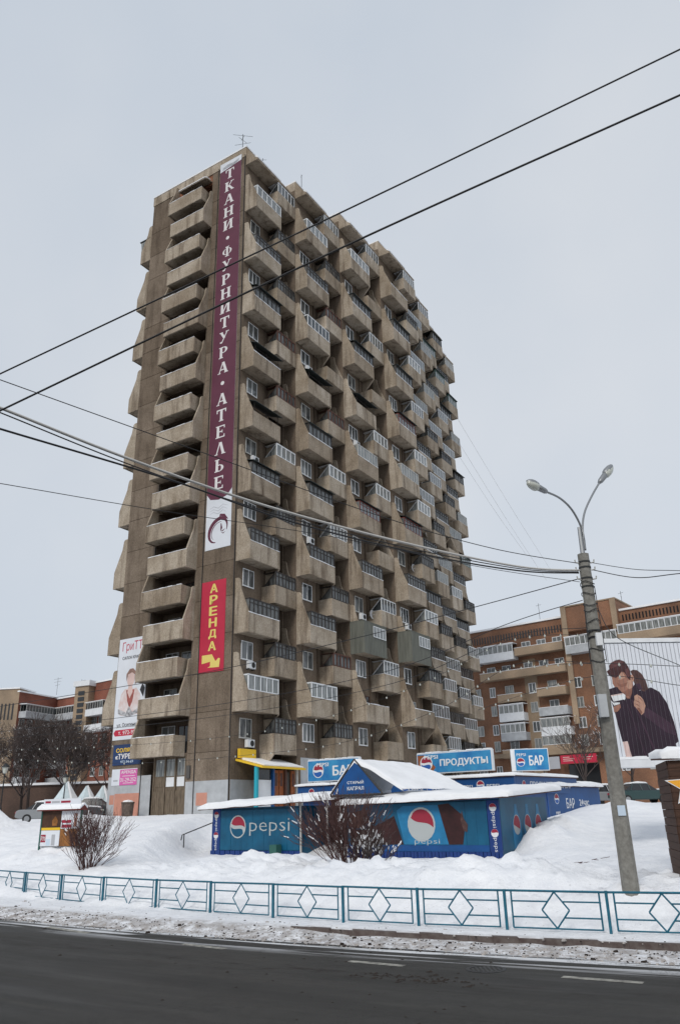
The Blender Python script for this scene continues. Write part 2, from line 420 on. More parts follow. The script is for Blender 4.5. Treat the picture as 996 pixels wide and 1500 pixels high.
def globe(name, parent, cx, cz, r, y, sgn=-1, mats=('logo_white', 'logo_red', 'logo_blue'), tilt=-.25, ring=True):
    """round drink emblem: red cap, white wave, blue bowl"""
    b = MB(); F = lambda a, c, t: (a, t, c)
    ct, st = math.cos(tilt), math.sin(tilt)
    rot = lambda p: (cx+p[0]*ct-p[1]*st, cz+p[0]*st+p[1]*ct)
    b.prism([rot(p) for p in disc(20, r*(1.1 if ring else 1.0), 0, 0)], F, y, y+sgn*.006, 0)
    wave = lambda x, k: (.18*math.sin(x/r*2.4)+k)*r
    xs = [-.93+.1*i*1.86 for i in range(11)]
    up = [(x*r, max(wave(x*r, .12), -math.sqrt(1-x*x)*r)) for x in xs]
    top = [(math.cos(w)*r*.97, math.sin(w)*r*.97) for w in [R(a) for a in range(20, 161, 14)]]
    b.prism([rot(p) for p in up+top], F, y+sgn*.006, y+sgn*.010, 1)
    lo = [(x*r*.95, wave(x*r, -.22)) for x in xs if abs(x) < .93]
    bot = [(math.cos(w)*r*.97, math.sin(w)*r*.97) for w in [R(a) for a in range(-20, -161, -14)]]
    b.prism([rot(p) for p in lo+bot], F, y+sgn*.006, y+sgn*.010, 2)
    return b.build(name, list(mats), parent)

# ------------------------------------------------------------------ ground
def lerp_tab(tab, q):
    if q <= tab[0][0]: return tab[0][1]
    for (a, b), (c, d) in zip(tab, tab[1:]):
        if q <= c:
            t = (q-a)/(c-a); t = t*t*(3-2*t)*.5+t*.5
            return b+(d-b)*t
    return tab[-1][1]
T_MID = [(1.5, .17), (3.0, .19), (4.2, .72), (5.5, 1.0), (9, 1.0), (17, 1.02), (20, 1.6), (24, 2.3), (28, 3.1), (34, 3.2), (60, 3.25)]
T_LEFT = [(1.5, .17), (3.6, .18), (5.2, .85), (8, 1.25), (11, 1.75), (16, 2.35), (21, 2.85), (26, 3.2), (34, 3.25), (60, 3.3)]
T_RIGHT = [(1.5, .17), (2.8, .19), (3.9, .95), (5, 1.12), (8, 1.05), (13, 1.3), (18, 1.75), (24, 2.3), (32, 3.0), (40, 3.2), (60, 3.3)]
from mathutils import noise as mnoise
def fbm(x, y, s, o=4):
    a = 0; w = 1; t = 0
    for i in range(o):
        a += w*mnoise.noise(Vector((x*s, y*s, 3.7+i*9.1))); t += w; w *= .55; s *= 2.05
    return a/t
HEAPS = [(8.5, 37.2, 1.2, .55), (9.7, 40.0, 1.5, .75), (11.2, 42.6, 1.6, .4), (12.6, 44.9, 1.3, .2), (16.2, 49.6, 1.8, .55), (-14.6, 42.2, 2.4, .38), (-4.0, 35.6, 1.1, .45), (-1.0, 33.2, 1.3, .5), (2.6, 30.6, 1.2, .42), (3.4, 28.6, 1.0, .35), (6.6, 28.0, 1.1, .45), (-5.6, 31.6, 1.4, .3), (5.6, 25.6, 1.5, .55), (4.0, 26.4, 1.2, .5), (2.2, 27.0, 1.6, .42), (-.6, 29.2, 1.6, .5), (-2.6, 31.0, 1.3, .45), (-4.4, 32.8, 1.5, .3), (6.9, 21.9, .9, .35), (1.3, 29.0, 1.2, .35),
         (-6.2, 40.5, 1.3, .3), (-2.5, 37.6, 1.7, .38), (1.5, 34.6, 1.5, .3), (4.5, 32.6, 1.6, .35), (7.6, 34.0, 1.2, .25), (8.6, 37.0, 1.3, .3), (-28, 56, 4.2, 1.5), (-25, 58, 2.5, .9), (-19, 60, 2, .5),
         (-7.5, 35.2, 1.6, .25), (-4.5, 36.8, 1.5, .25)]
def ground_z(x, y):
    q = road_q(x, y)
    if q < 1.52:
        t = max(0, min(1, q/1.35))
        z = -.04+.075*min(1, t*2.0)+.055*fbm(x, y, 1.1)+.03*max(0, fbm(x+9, y, 4.0, 3))-(.02 if q < -.3 else 0)
        z += .05*max(0, min(1, (q-.8)/.6))*(.6+fbm(x, y, .8))
        k = max(0, min(1, (-.2-x)/1.5))*max(0, min(1, (q-.55)/.95))
        return z*(1-k)+(.17+.04*fbm(x, y, 1.6))*k
    m = lerp_tab(T_MID, q); l = lerp_tab(T_LEFT, q); r = lerp_tab(T_RIGHT, q)
    wl = max(0, min(1, (-8.0-x)/2.5)); wr = max(0, min(1, (x-6.5)/2.5))
    wl = wl*wl*(3-2*wl); wr = wr*wr*(3-2*wr)
    h = m*(1-wl-wr)+l*wl+r*wr
    amp = max(0, min(1, (q-3.0)/1.2))
    near = max(.25, min(1, 1-(q-9)/12))
    rough = max(.25, min(1, 1-(q-8)/6)) if -9 < x else .45
    h += amp*near*(.24*fbm(x, y, .55)+rough*(.42*abs(fbm(x+5, y+3, 1.1))+.22*abs(fbm(x+2, y+7, 2.6, 3))-.10))
    if q > 1.6: h += .05*fbm(x, y, 2.0)+.03*abs(fbm(x, y+4, 4.5, 2))
    for hx, hy, hr, hh in HEAPS:
        d2 = ((x-hx)**2+(y-hy)**2)/(hr*hr)
        if d2 < 5: h += amp*hh*math.exp(-d2)*(.85+.8*fbm(x, y, 1.3))
    return h
def axis(lo, hi, fine0, fine1, step, grow=1.18, first=None):
    a = [fine0]
    while a[-1] < fine1: a.append(a[-1]+step)
    s = step
    while a[-1] < hi: s *= grow; a.append(a[-1]+s)
    s = step; b = []
    x = fine0
    while x > lo: s *= grow; x -= s; b.append(x)
    return b[::-1]+a
gx = axis(-700, 700, -16, 12.5, .17)
gq = [-1.0, -.7, -.5, -.35, -.2]+[.0+.09*i for i in range(15)]+[1.35, 1.43, 1.505, 1.545, 1.6]+[1.75+.16*i for i in range(60)]
s = .16
while gq[-1] < 28: s *= 1.03; gq.append(gq[-1]+s)
while gq[-1] < 1500: s *= 1.25; gq.append(gq[-1]+s)
gb = MB(); nx = len(gx)
for q in gq:
    for x in gx:
        y = edge_y(x)+q/.86
        gb.v.append((x, y, ground_z(x, y) if q < 70 else 3.3))
for j in range(len(gq)-1):
    for i in range(nx-1):
        a = j*nx+i; gb.f.append((a, a+1, a+nx+1, a+nx)); gb.m.append(0)
g = struct(gb.build('snowy_ground', ['ground_snow'], smooth=True, fix=False))
# the road
rb = MB(); xs = [-700, -300, -120, -60]+[-50+2.0*i for i in range(46)]+[60, 120, 300, 700]
for q in (1.45, -2, -6, -12, -60):
    for x in xs: rb.v.append((x, edge_y(x)+q/.86, 0))
for j in range(4):
    for i in range(len(xs)-1):
        a = j*len(xs)+i; rb.f.append((a, a+1, a+len(xs)+1, a+len(xs))); rb.m.append(0)
road = struct(rb.build('road', ['asphalt'], fix=True))
base_ground = MB(); base_ground.poly([(-700, -600, -.3), (700, -600, -.3), (700, 60, -.3), (-700, 60, -.3)])
struct(base_ground.build('ground', ['mud']))
# kerb stones : visible where the snow has been scraped away
for i in range(24):
    x0 = -1.6+.55*i*1.0; x1 = x0+.545
    kb = MB()
    def kp(x, q): return Vector((x, edge_y(x)+q/.86, 0))
    a, b_ = kp(x0, 1.42), kp(x1, 1.42); c, d = kp(x1, 1.62), kp(x0, 1.62)
    up = Vector((0, 0, .175+.012*math.sin(i*2.3))); dn = Vector((0, 0, -.1)); o = (a+c)/2
    pts = [p-o for p in (a, b_, c, d)]
    n = len(kb.v); kb.v += [tuple(p+dn) for p in pts]+[tuple(p+up) for p in pts]
    for f in ((0, 3, 2, 1), (4, 5, 6, 7), (0, 1, 5, 4), (1, 2, 6, 5), (2, 3, 7, 6), (3, 0, 4, 7)): kb.f.append(f); kb.m.append(0)
    k = kb.build('kerb_stone', ['kerb_stone'], g, o)
# lane dashes, manhole, mud
def road_strip(x0, x1, q0, wid, name, m, z=.004):
    b = MB(); n = 6
    for i in range(n):
        xa = x0+(x1-x0)*i/n; xb = x0+(x1-x0)*(i+1)/n
        b.poly([(xa, edge_y(xa)+q0/.86, z), (xb, edge_y(xb)+q0/.86, z), (xb, edge_y(xb)+(q0+wid)/.86, z), (xa, edge_y(xa)+(q0+wid)/.86, z)])
    return b.build(name, [m], road)
for (xa, ya), (xb, yb) in (((268, 1383), (330, 1390)), ((510, 1408), (592, 1415)), ((823, 1431), (942, 1440)), ((70, 1358), (130, 1367))):
    ta = Vector((0, 0, EYE)); 
    def onroad(px, py):
        p = at(px, py, 10)-ta; return p*(-EYE/p.z)+ta
    A, B = onroad(xa, ya), onroad(xb, yb)
    dd = (B-A).normalized(); nn = Vector((-dd.y, dd.x, 0))*.10
    b = MB(); b.poly([A-nn+Vector((0, 0, .004)), B-nn+Vector((0, 0, .004)), B+nn+Vector((0, 0, .004)), A+nn+Vector((0, 0, .004))])
    b.build('lane_dash', ['marking_paint'], road)
mh = MB(); mh.lathe([(.40, -.02), (.40, .006), (.33, .006), (.32, -.012), (.02, -.012)], 28)
for i in range(-3, 4):
    w = math.sqrt(max(.0, .3**2-(i*.085)**2)); mh.box(i*.085-.02, i*.085+.02, -w, w, -.012, .004)
tag(mh.build('manhole_cover', ['iron'], None, (2.68, 17.85, 0)), 'round iron manhole cover set in the wet asphalt', 'manhole')
mudm = MB()
for i in range(200):
    u = random.random()
    cx = random.gauss(1.3, .6) if random.random() < .82 else random.uniform(-12, 6)
    q = -2.7+random.gauss(0, .22) if i % 6 and .1 < cx < 2.6 else random.uniform(-6.5, 0.9)
    cy = edge_y(cx)+q/.86; r = random.uniform(.008, .035)*(2 if random.random() < .1 else 1)
    n = 5; st = random.random()*6
    ring = [(cx+r*1.4*math.cos(st+6.283*k/n)*random.uniform(.7, 1.2), cy+r*math.sin(st+6.283*k/n)*random.uniform(.7, 1.2), .003) for k in range(n)]
    topv = (cx+r*.3, cy, .003+r*random.uniform(.3, .6))
    for k in range(n): mudm.poly([ring[k], ring[(k+1) % n], topv])
slush = MB()
for i in range(2600):
    cx = random.uniform(-16, 9.5); q = random.uniform(.05, 1.40)
    if random.random() < .12: q = random.uniform(1.7, 3.2)
    cy = edge_y(cx)+q/.86; r = random.uniform(.008, .026)*(2.2 if random.random() < .07 else 1); z0 = ground_z(cx, cy) if q < 1.36 else .17
    z0 = max(z0, 0); n = 5; st = random.random()*6; mi = 0 if random.random() < (.35 if q < 1.4 else .5) else 1
    ring = [(cx+r*1.3*math.cos(st+6.283*k/n)*random.uniform(.7, 1.2), cy+r*math.sin(st+6.283*k/n)*random.uniform(.7, 1.2), z0-.01) for k in range(n)]
    mid = [(cx+(x-cx)*.75, cy+(y-cy)*.75, z0+r*random.uniform(.5, .9)) for x, y, z in ring]
    for k in range(n): slush.poly([ring[k], ring[(k+1) % n], mid[(k+1) % n], mid[k]], mi)
    slush.poly(mid, mi)
tag(stuff(slush.build('slush_clods', ['mud', 'dirty_snow'], None)), 'crumbled dirty slush clods along the kerb', 'slush')
tag(stuff(mudm.build('mud_clods', ['mud'], None)), 'scattered dark mud clods on the asphalt', 'mud')
# ------------------------------------------------------------------ the apartment tower
H = 2.9
PHI = R(31.822)
TX, TY = -2.865*H, 20.244*H                  # near corner of the tower
ZP0 = 3.008*H+EYE                            # parapet top of the lowest big balcony (level 0)
E1 = Vector((math.sin(PHI), math.cos(PHI), 0)); E2 = Vector((-math.cos(PHI), math.sin(PHI), 0))
TB = 2.4                                     # foot of the walls, under the snow
def zp(k): return ZP0+k*H
def tw(u, v, z): return Vector((TX, TY, 0))+E1*u+E2*v+Vector((0, 0, z))
BAY, AW, B0, BW, DEP, STEP, LEN = 6.32, 3.94, 3.3, 2.95, 1.41, 1.34, 12.4
OFF = [0, 1, 2, 3, 2, 1, 0]; NB = 7
UB = [0, 6.32, 12.64, 18.96, 25.4, 32.1, 38.9, 45.6]
ROT_E = math.atan2(E2.y, E2.x)               # end wall: local x = along the end wall, y = out of it
ROT_F = math.atan2(-E1.y, -E1.x)             # long facade: local x = -u, y = out
ROT_B = math.atan2(E1.y, E1.x)               # rear facade: local x = u, y = out
ZTOP = zp(18.23)
tower = thing('apartment_tower', 'tall weathered concrete apartment tower with honeycomb of projecting balconies', 'apartment building', tuple(tw(0, 0, TB)))
T0 = tw(0, 0, TB)
def tput(name, me, u, v, z, rz, parent=None):
    return put(name, me, parent or tower, tuple(tw(u, v, z)-T0) if parent is None else (u, v, z), rz)
# core walls, stepped plan; end-wall loggia recess, plus facade notches shaped for shade
plan = []
for i in range(NB):
    o = -OFF[i]*STEP; u = UB[i]; ue = UB[i+1]
    plan += [(u, o), (u+4.05, o), (u+4.05, o+.9), (ue-.12, o+.9), (ue-.12, o)]  # notch behind the narrow balconies, added to make the slot darker
    plan += [(ue, o)]
plan += [(UB[NB], LEN), (0, LEN), (0, 8.75), (1.25, 8.75), (1.25, 4.25), (0, 4.25)]
cw = MB()
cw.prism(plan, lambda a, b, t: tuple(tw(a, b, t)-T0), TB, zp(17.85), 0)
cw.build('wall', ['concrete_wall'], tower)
# roof: parapet slab following the plan, snow on top
rp = MB(); outer = []
for i in range(NB):
    o = -OFF[i]*STEP; outer += [(UB[i], o-.05), (UB[i+1], o-.05)]
outer += [(UB[NB]+.05, LEN+.05), (-.05, LEN+.05), (-.05, -.05)]
rp.prism(outer, lambda a, b, t: tuple(tw(a, b, t)-T0), zp(17.85)+.002, ZTOP, 0)
roof = rp.build('roof', ['concrete_panel'], tower)
rs = MB(); inn = [(-.09, LEN+.09), (-.09, -.09), (BAY, -.09), (BAY, LEN+.09)]
rs.prism(inn, lambda a, b, t: tuple(tw(a, b, t)-T0), ZTOP+.002, ZTOP+.16, 0)
for i in range(1, NB):
    o = -OFF[i]*STEP
    rs.prism([(UB[i]+.01, LEN+.09), (UB[i]+.01, o-.09), (UB[i+1], o-.09), (UB[i+1], LEN+.09)], lambda a, b, t: tuple(tw(a, b, t)-T0), ZTOP+.002, ZTOP+.14+.02*(i % 3), 0)
rs.build('roof_snow', ['snow'], roof)

FIN = [(0, -1.5), (DEP, -1.5), (DEP, 0), (.60, 1.95), (.48, 2.72), (.38, 2.86), (.26, 2.9), (0, 2.9)]
def a_mesh(w, dep, sx, fin_side, bracket=True, nm='balcony'):
    """balcony in local coords: x*sx from 0..w, y outwards, z = 0 at the parapet top.
    fin_side 0: tall fin at x=0, 1: at x=w"""
    b = MB(); t = .14
    k = dep/DEP; fin = [(y*k, z) for y, z in FIN]
    X = lambda x: x*sx
    def bx(x0, x1, y0, y1, z0, z1): b.box(min(X(x0), X(x1)), max(X(x0), X(x1)), y0, y1, z0, z1)
    fx0, fx1 = (0, t) if fin_side == 0 else (w-t, w)
    b.prism(fin, lambda y, z, q: (X(q), y, z), fx0, fx1)
    ox0, ox1 = (w-t, w) if fin_side == 0 else (0, t)
    low = [(0, -1.5), (dep, -1.5), (dep, 0), (0, 0)]
    if bracket: low = [(0, -2.9), (.10, -2.9), (dep, -1.5), (dep, 0), (0, 0)]
    b.prism(low, lambda y, z, q: (X(q), y, z), ox0, ox1)
    f0, f1 = t, w-t
    # front panel set 3 mm behind the side edges, with a slightly splayed foot
    prof = [(dep-.13, 0), (dep-.003, 0), (dep-.003, -1.46), (dep-.05, -1.497), (dep-.13, -1.497)]
    b.prism(prof, lambda y, z, q: (X(q), y, z), f0, f1)
    prof = [(0, -1.25), (dep-.13, -1.25), (dep-.13, -1.44), (0, -1.40)]
    b.prism(prof, lambda y, z, q: (X(q), y, z), f0, f1)
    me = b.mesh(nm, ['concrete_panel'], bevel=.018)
    return me
BAL_A = a_mesh(AW, DEP, -1, 0)
BAL_B = a_mesh(BW, DEP, -1, 1, bracket=False)
BAL_B_LOW = a_mesh(BW, DEP, -1, 1, bracket=True)
BAL_RA = a_mesh(AW, DEP, 1, 0)
BAL_RB = a_mesh(BW, DEP, 1, 1, bracket=False)
# end wall balconies: two alternating kinds
BAL_EA = a_mesh(4.35, 1.3, 1, 0, bracket=False)
BAL_EB = a_mesh(4.45, 1.3, 1, 1, bracket=False)

def snow_line(w, dep, sx, sides=(True, True)):
    b = MB()
    n = 9
    for i in range(n):
        x0 = .02+(w-.04)*i/n; x1 = .02+(w-.04)*(i+1)/n; h = .025+.045*random.random()
        b.box(min(x0*sx, x1*sx), max(x0*sx, x1*sx), dep-.14, dep+.01, .003, h)
    return b.mesh('snow_cap', ['snow'])
SNOW_E = [snow_line(4.35, 1.3, 1) for _ in range(3)]
SNOW_A = [snow_line(AW, DEP, -1) for _ in range(2)]

def glazing(w, dep, sx, style, h=1.2, bars=5, glass='glass', frame='white_frame', roof=None, tri=0, t=.05, rail=False, x0=.15, x1=None):
    """enclosed balcony frames above the parapet; tri: side toward x=0 is a triangle"""
    x1 = w-.03 if x1 is None else x1
    b = MB(); X = lambda x: x*sx
    def bx(a, c, y0, y1, z0, z1, m): b.box(min(X(a), X(c)), max(X(a), X(c)), y0, y1, z0, z1, m)
    yf = dep-.10
    bx(x0, x1, yf, yf+t, .01, .01+t, 0); bx(x0, x1, yf, yf+t, h-t, h, 0)
    if rail: bx(x0, x1, yf+.002, yf+t-.002, h*.68, h*.68+t*.8, 0)
    for i in range(bars+1):
        x = x0+(x1-x0-t)*i/bars; bx(x, x+t, yf-.003, yf+t+.003, .013, h-.003, 0)
    bx(x0+t, x1-t, yf+.012, yf+.03, t, h-t, 1)
    if tri:      # triangular cheek towards x=0
        b.prism([(.12, .012), (yf-.01, .012), (yf-.01, h-.03)], lambda y, z, q: (X(q), y, z), x0+.01, x0+.03, 1)
        b.prism([(.06, .012), (.16, .012), (yf, h-.08), (yf, h-.003)], lambda y, z, q: (X(q), y, z), x0-.01, x0+.045, 0)
        b.prism([(.1, .012), (yf-.01, .012), (yf-.01, .06), (.1, .06)], lambda y, z, q: (X(q), y, z), x0-.012, x0+.047, 0)
    else:
        bx(x0+.012, x0+.03, .62, yf, .3, h-t, 1)
        bx(x0, x0+.04, .60, yf, h-t, h-.002, 0)
    bx(x1-.03, x1-.012, .05, yf, .02, h-t, 1)
    if roof == 'flat': bx(x0-.06, x1+.04, .1, dep+.12, h+.002, h+.05, 2)
    elif roof == 'tilt':
        b.prism([(.1, h+.42), (.1, h+.46), (dep+.2, h+.05), (dep+.2, h+.003)], lambda y, z, q: (X(q), y, z), x0-.1, x1+.05, 2)
    else: bx(x0, x1, .1, yf+t, h+.002, h+.03, 0)
    return b.mesh('glazing', [frame, glass, 'awning_sheet'])
def awning(w, dep, sx):
    b = MB(); X = lambda x: x*sx
    b.prism([(.05, 1.45), (.05, 1.50), (dep+.28, .80), (dep+.28, .75)], lambda y, z, q: (X(q), y, z), .05, w-.05, 0)
    for x in (.3, w*.5, w-.3):
        b.box(min(X(x), X(x+.03)), max(X(x), X(x+.03)), dep-.1, dep-.07, 0, .84, 1)
    b.box(min(X(.2), X(w-.2)), max(X(.2), X(w-.2)), dep-.1, dep-.07, .42, .45, 1)
    return b.mesh('awning', ['awning_sheet', 'dark_frame'])
def enclosure(w, dep, sx):
    b = MB(); X = lambda x: x*sx
    def bx(a, c, y0, y1, z0, z1, m): b.box(min(X(a), X(c)), max(X(a), X(c)), y0, y1, z0, z1, m)
    n = 15
    for i in range(n):
        x0 = w*i/n; bx(x0, x0+w/n*.62, dep+.004, dep+.05, -1.52, 1.3, 0); bx(x0+w/n*.62, x0+w/n, dep+.004, dep+.03, -1.52, 1.3, 0)
    for i in range(7):
        y0 = dep*i/7; bx(-.05, -.012, y0, y0+dep/7*.6, -1.52, 1.3, 0); bx(-.03, -.01, y0+dep/7*.6, y0+dep/7, -1.52, 1.3, 0)
    bx(-.06, w+.05, 0, dep+.06, 1.302, 1.36, 0)
    bx(w*.38, w*.95, dep+.052, dep+.09, .12, 1.05, 1)
    for i in range(5):
        x = w*.38+(w*.57-.05)*i/4; bx(x, x+.06, dep+.088, dep+.11, .10, 1.07, 2)
    bx(w*.38, w*.95, dep+.089, dep+.108, .09, .15, 2); bx(w*.38, w*.95, dep+.089, dep+.108, 1.02, 1.08, 2)
    return b.mesh('enclosure', ['corrugated_grey', 'curtain_glass', 'white_frame'])
GLZ = {}
def glz(kind, ab):
    key = (kind, ab)
    if key in GLZ: return GLZ[key]
    w = AW if ab == 'a' else BW; tri = 1 if ab == 'b' else 0
    nb = 6 if ab == 'a' else 5
    if kind == 'W': me = glazing(w, DEP, -1, 'w', 1.15, nb-1, 'curtain_glass', 'white_frame', None, tri, .07)
    elif kind == 'V': me = glazing(w, DEP, -1, 'v', 1.2, nb, 'glass', 'white_frame', None, tri, .055)
    elif kind == 'D': me = glazing(w, DEP, -1, 'd', 1.15, nb+1, 'smoked_glass', 'dark_frame', None, tri, .07, rail=True)
    elif kind == 'T': me = glazing(w, DEP, -1, 't', 1.1, nb, 'smoked_glass', 'dark_frame', 'tilt', tri, .07)
    elif kind == 'F': me = glazing(w, DEP, -1, 'f', 1.15, nb, 'smoked_glass', 'dark_frame', 'flat', tri, .07)
    elif kind == 'R': me = glazing(w, DEP, -1, 'r', 1.15, nb, 'glass', 'red_frame', 'tilt', tri, .06, rail=True)
    elif kind == 'B': me = glazing(w, DEP, -1, 'b', 1.1, nb, 'smoked_glass', 'rust_frame', None, tri, .09)
    elif kind == 'P': me = glazing(w, DEP, -1, 'p', 1.2, nb+1, 'curtain_glass', 'pale_frame', None, tri, .06)
    elif kind == 'G': me = glazing(w, DEP, -1, 'g', 1.15, nb, 'curtain_glass', 'green_frame', 'flat', tri, .05)
    elif kind == 'A': me = awning(w, DEP, -1)
    elif kind == 'X': me = enclosure(w, DEP, -1)
    GLZ[key] = me; return me
# what the photograph shows on each balcony, top to bottom ('.' open)
A_KINDS = ['WDTAATDDW', 'WDVAFTDDW', 'WFTAPRDX.', '.FFRPRDX.', 'VVPDWDFDV', 'GDVWDPDVD', 'DTWDPDTDV']
B_KINDS = ['VDDBBWDDDD', 'VDB.BWVDBD', 'V.V.WW.VV.', 'VDWVWWDWT.', 'VPPDVDPDVV', 'FGVDD.WDVD', 'PGPTPGDVWD']

def window_mesh(w, h, n=2, frame='white_frame', glass='glass', t=.055, trans=False, name='window'):
    b = MB()
    b.box(-w/2, w/2, .0, .05, 0, h, 1)
    b.box(-w/2, w/2, .02, .10, -.06, .03, 0); b.box(-w/2, w/2, .02, .09, h-t, h, 0)
    for i in range(n+1):
        x = -w/2+(w-t)*i/n; b.box(x, x+t, .018, .088, 0.001, h-.001, 0)
    if trans: b.box(-w/2, w/2, .019, .085, h*.72, h*.72+t*.7, 0)
    return b.mesh(name, [frame, glass])
WIN2 = window_mesh(1.4, 1.4, 2); WIN3 = window_mesh(1.6, 1.4, 3); WINC = window_mesh(1.4, 1.4, 2, glass='smoked_glass'); WIND = window_mesh(1.4, 1.4, 2, frame='pale_frame', glass='smoked_glass')
DOORW = window_mesh(1.9, 2.1, 3, frame='pale_frame', glass='glass'); DOORD = window_mesh(1.9, 2.1, 3, frame='rust_frame', glass='dark_glass')
def ac_mesh():
    b = MB(); b.box(-.4, .4, .06, .36, -.28, .28, 0)
    b.lathe([(.22, 0), (.22, .02), (.03, .025)], 14, 1, (0, 0, 0))
    n = len(b.v)
    for i in range(n-42, n):
        x, y, z = b.v[i]; b.v[i] = (x-.1, .362+z, y)
    b.box(-.35, -.3, 0, .3, -.36, -.282, 1); b.box(.3, .35, 0, .3, -.36, -.282, 1)
    return b.mesh('air_conditioner', ['white_frame', 'dark_metal'])
AC = ac_mesh()
def roof_wedge():
    b = MB()
    b.prism([(0, 17.46*H), (DEP, 17.44*H), (DEP, 17.52*H), (DEP*.8, 17.60*H), (0, 18.23*H-.02)], lambda y, z, q: (-q, y, z-17.44*H), 0, AW+.1)
    b.prism([(0, 17.50*H), (DEP-.05, 17.50*H), (DEP-.05, 17.55*H), (0, 17.60*H)], lambda y, z, q: (-q, y, z-17.44*H), AW+.102, BAY-.02)
    return b.mesh('roof_canopy', ['concrete_panel'], bevel=.02)
RW = roof_wedge()
def wedge_snow():
    b = MB()
    b.prism([(DEP*.72, 17.66*H), (DEP*.8, 17.615*H), (DEP+.02, 17.53*H), (DEP+.03, 17.585*H), (DEP*.85, 17.665*H)], lambda y, z, q: (-q, y, z-17.44*H), .05, AW-.1)
    return b.mesh('canopy_snow', ['snow'])
RWS = wedge_snow()
ac_spots = {(0, -1), (0, 1), (1, 5), (2, 9), (1, 11), (3, 3), (2, 3), (0, 7)}
for i in range(NB):
    o = -OFF[i]*STEP; u0 = UB[i]
    for j in range(9):                       # wide balconies
        k = 16-2*j
        bal = tput('balcony', BAL_A, u0, o, zp(k), ROT_F)
        kind = A_KINDS[i][j]
        if kind != '.':
            me = glz(kind, 'a'); put(me.name.split('.')[0], me, bal)
        if kind in '.TFD' or (i+j) % 3 == 0: put('snow_cap', SNOW_A[(i+j) % 2], bal)
        tput('balcony_door', DOORW if (i*5+j) % 3 else DOORD, u0+1.9, o, zp(k)-1.15, ROT_F)
    for j in range(10):                      # narrow balconies, one floor off
        k = 17-2*j
        bal = tput('balcony', BAL_B_LOW if k == -1 else BAL_B, u0+B0, o, zp(k), ROT_F)
        kind = B_KINDS[i][j]
        if kind != '.':
            me = glz(kind, 'b'); put(me.name.split('.')[0], me, bal)
        me = (WIN2, WINC, WIN3, WIND)[(i*7+j*3) % 4]
        if k < 17: tput('window', me, u0+1.55, o, zp(k)-.35, ROT_F)
        if (i, k) in ac_spots: tput('air_conditioner', AC, u0+1.9, o, zp(k)-.75, ROT_F)
        if j: tput('balcony_door', DOORD, u0+5.2, o+.9, zp(k)-1.15, ROT_F)
    rw = tput('roof_canopy', RW, u0, o, zp(17.44), ROT_F)
    put('canopy_snow', RWS, rw)
    # ground storey windows
    if i: tput('window', (WIN3, WINC, WIN2)[i % 3], u0+1.55, o, zp(-3)+.35, ROT_F)
# rear facade, seen edge-on past the end wall
for j in range(9):
    k = 16-2*j
    tput('balcony', BAL_RA, 0, LEN, zp(k), ROT_B)
    tput('balcony', BAL_RB, B0, LEN, zp(k+1), ROT_B)
gr = MB(); gr.prism([(.12, .0), (DEP, 0), (DEP+.15, 1.25), (.12, 1.4)], lambda y, z, q: (q, y, z), .05, 3.8, 1)
gr.box(.0, 3.9, .2, DEP+.3, 1.42, 1.5, 2)
for x in (0.02, 1.3, 2.6, 3.8): gr.box(x, x+.06, DEP-.06, DEP+.02, 0, 1.3, 0)
gb_ = tput('rooftop_glazing', gr.mesh('rooftop_glazing', ['pale_frame', 'curtain_glass', 'awning_sheet']), 0, LEN, zp(16)+.01, ROT_B)

# end wall: loggia column
for k in range(-1, 18):
    if k % 2 == 0:
        bal = tput('balcony', BAL_EA, 0, 4.05, zp(k), ROT_E)
    else:
        bal = tput('balcony', BAL_EB, 0, 4.45, zp(k), ROT_E)
    put('snow_cap', SNOW_E[k % 3], bal)
    # loggia floor in the recess, and what stands behind
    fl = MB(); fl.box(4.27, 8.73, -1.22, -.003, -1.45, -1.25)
    tput('loggia_floor', fl.mesh('loggia_floor', ['concrete_shaded']), 0, 0, zp(k), ROT_E)
    d = tput('balcony_door', (DOORD, DOORW, DOORD)[k % 3], 1.25, 5.4, zp(k)-1.15, ROT_E)
    tput('balcony_window', (WIND, WINC, WIND, WIN2)[k % 4], 1.25, 7.4, zp(k)-.4, ROT_E)
lt = MB(); lt.box(4.252, 8.748, -1.2, -.05, zp(17.42), zp(17.848)); tput('lintel_wall', lt.mesh('lintel_wall', ['red_brick_wall']), 0, 0, 0, ROT_E)
cn = MB(); cn.prism([(-.04, .30), (.7, .15), (1.0, 0), (1.06, .08), (.72, .30), (-.04, .45)], lambda y, z, q: (q, y, z), 4.3, 7.9)
tput('roof_canopy', cn.mesh('roof_canopy', ['concrete_panel'], bevel=.03), 0, 0, zp(17.40), ROT_E)
cn2 = MB(); cn2.prism([(.2, .44), (.72, .32), (1.05, .10), (1.10, .2), (.74, .5), (.2, .62)], lambda y, z, q: (q, y, z), 4.35, 7.85)
tput('canopy_snow', cn2.mesh('canopy_snow', ['snow'], bevel=.04), 0, 0, zp(17.40), ROT_E)
# cladding panels of the end wall, one per storey and strip, with open joints
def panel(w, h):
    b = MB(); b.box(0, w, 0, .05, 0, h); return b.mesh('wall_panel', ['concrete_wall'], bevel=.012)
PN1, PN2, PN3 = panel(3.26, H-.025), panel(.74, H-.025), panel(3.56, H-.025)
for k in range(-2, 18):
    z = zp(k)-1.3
    tput('wall_panel', PN1, 0, .10, z, ROT_E); tput('wall_panel', PN2, 0, 3.40, z, ROT_E); tput('wall_panel', PN3, 0, 8.80, z, ROT_E)
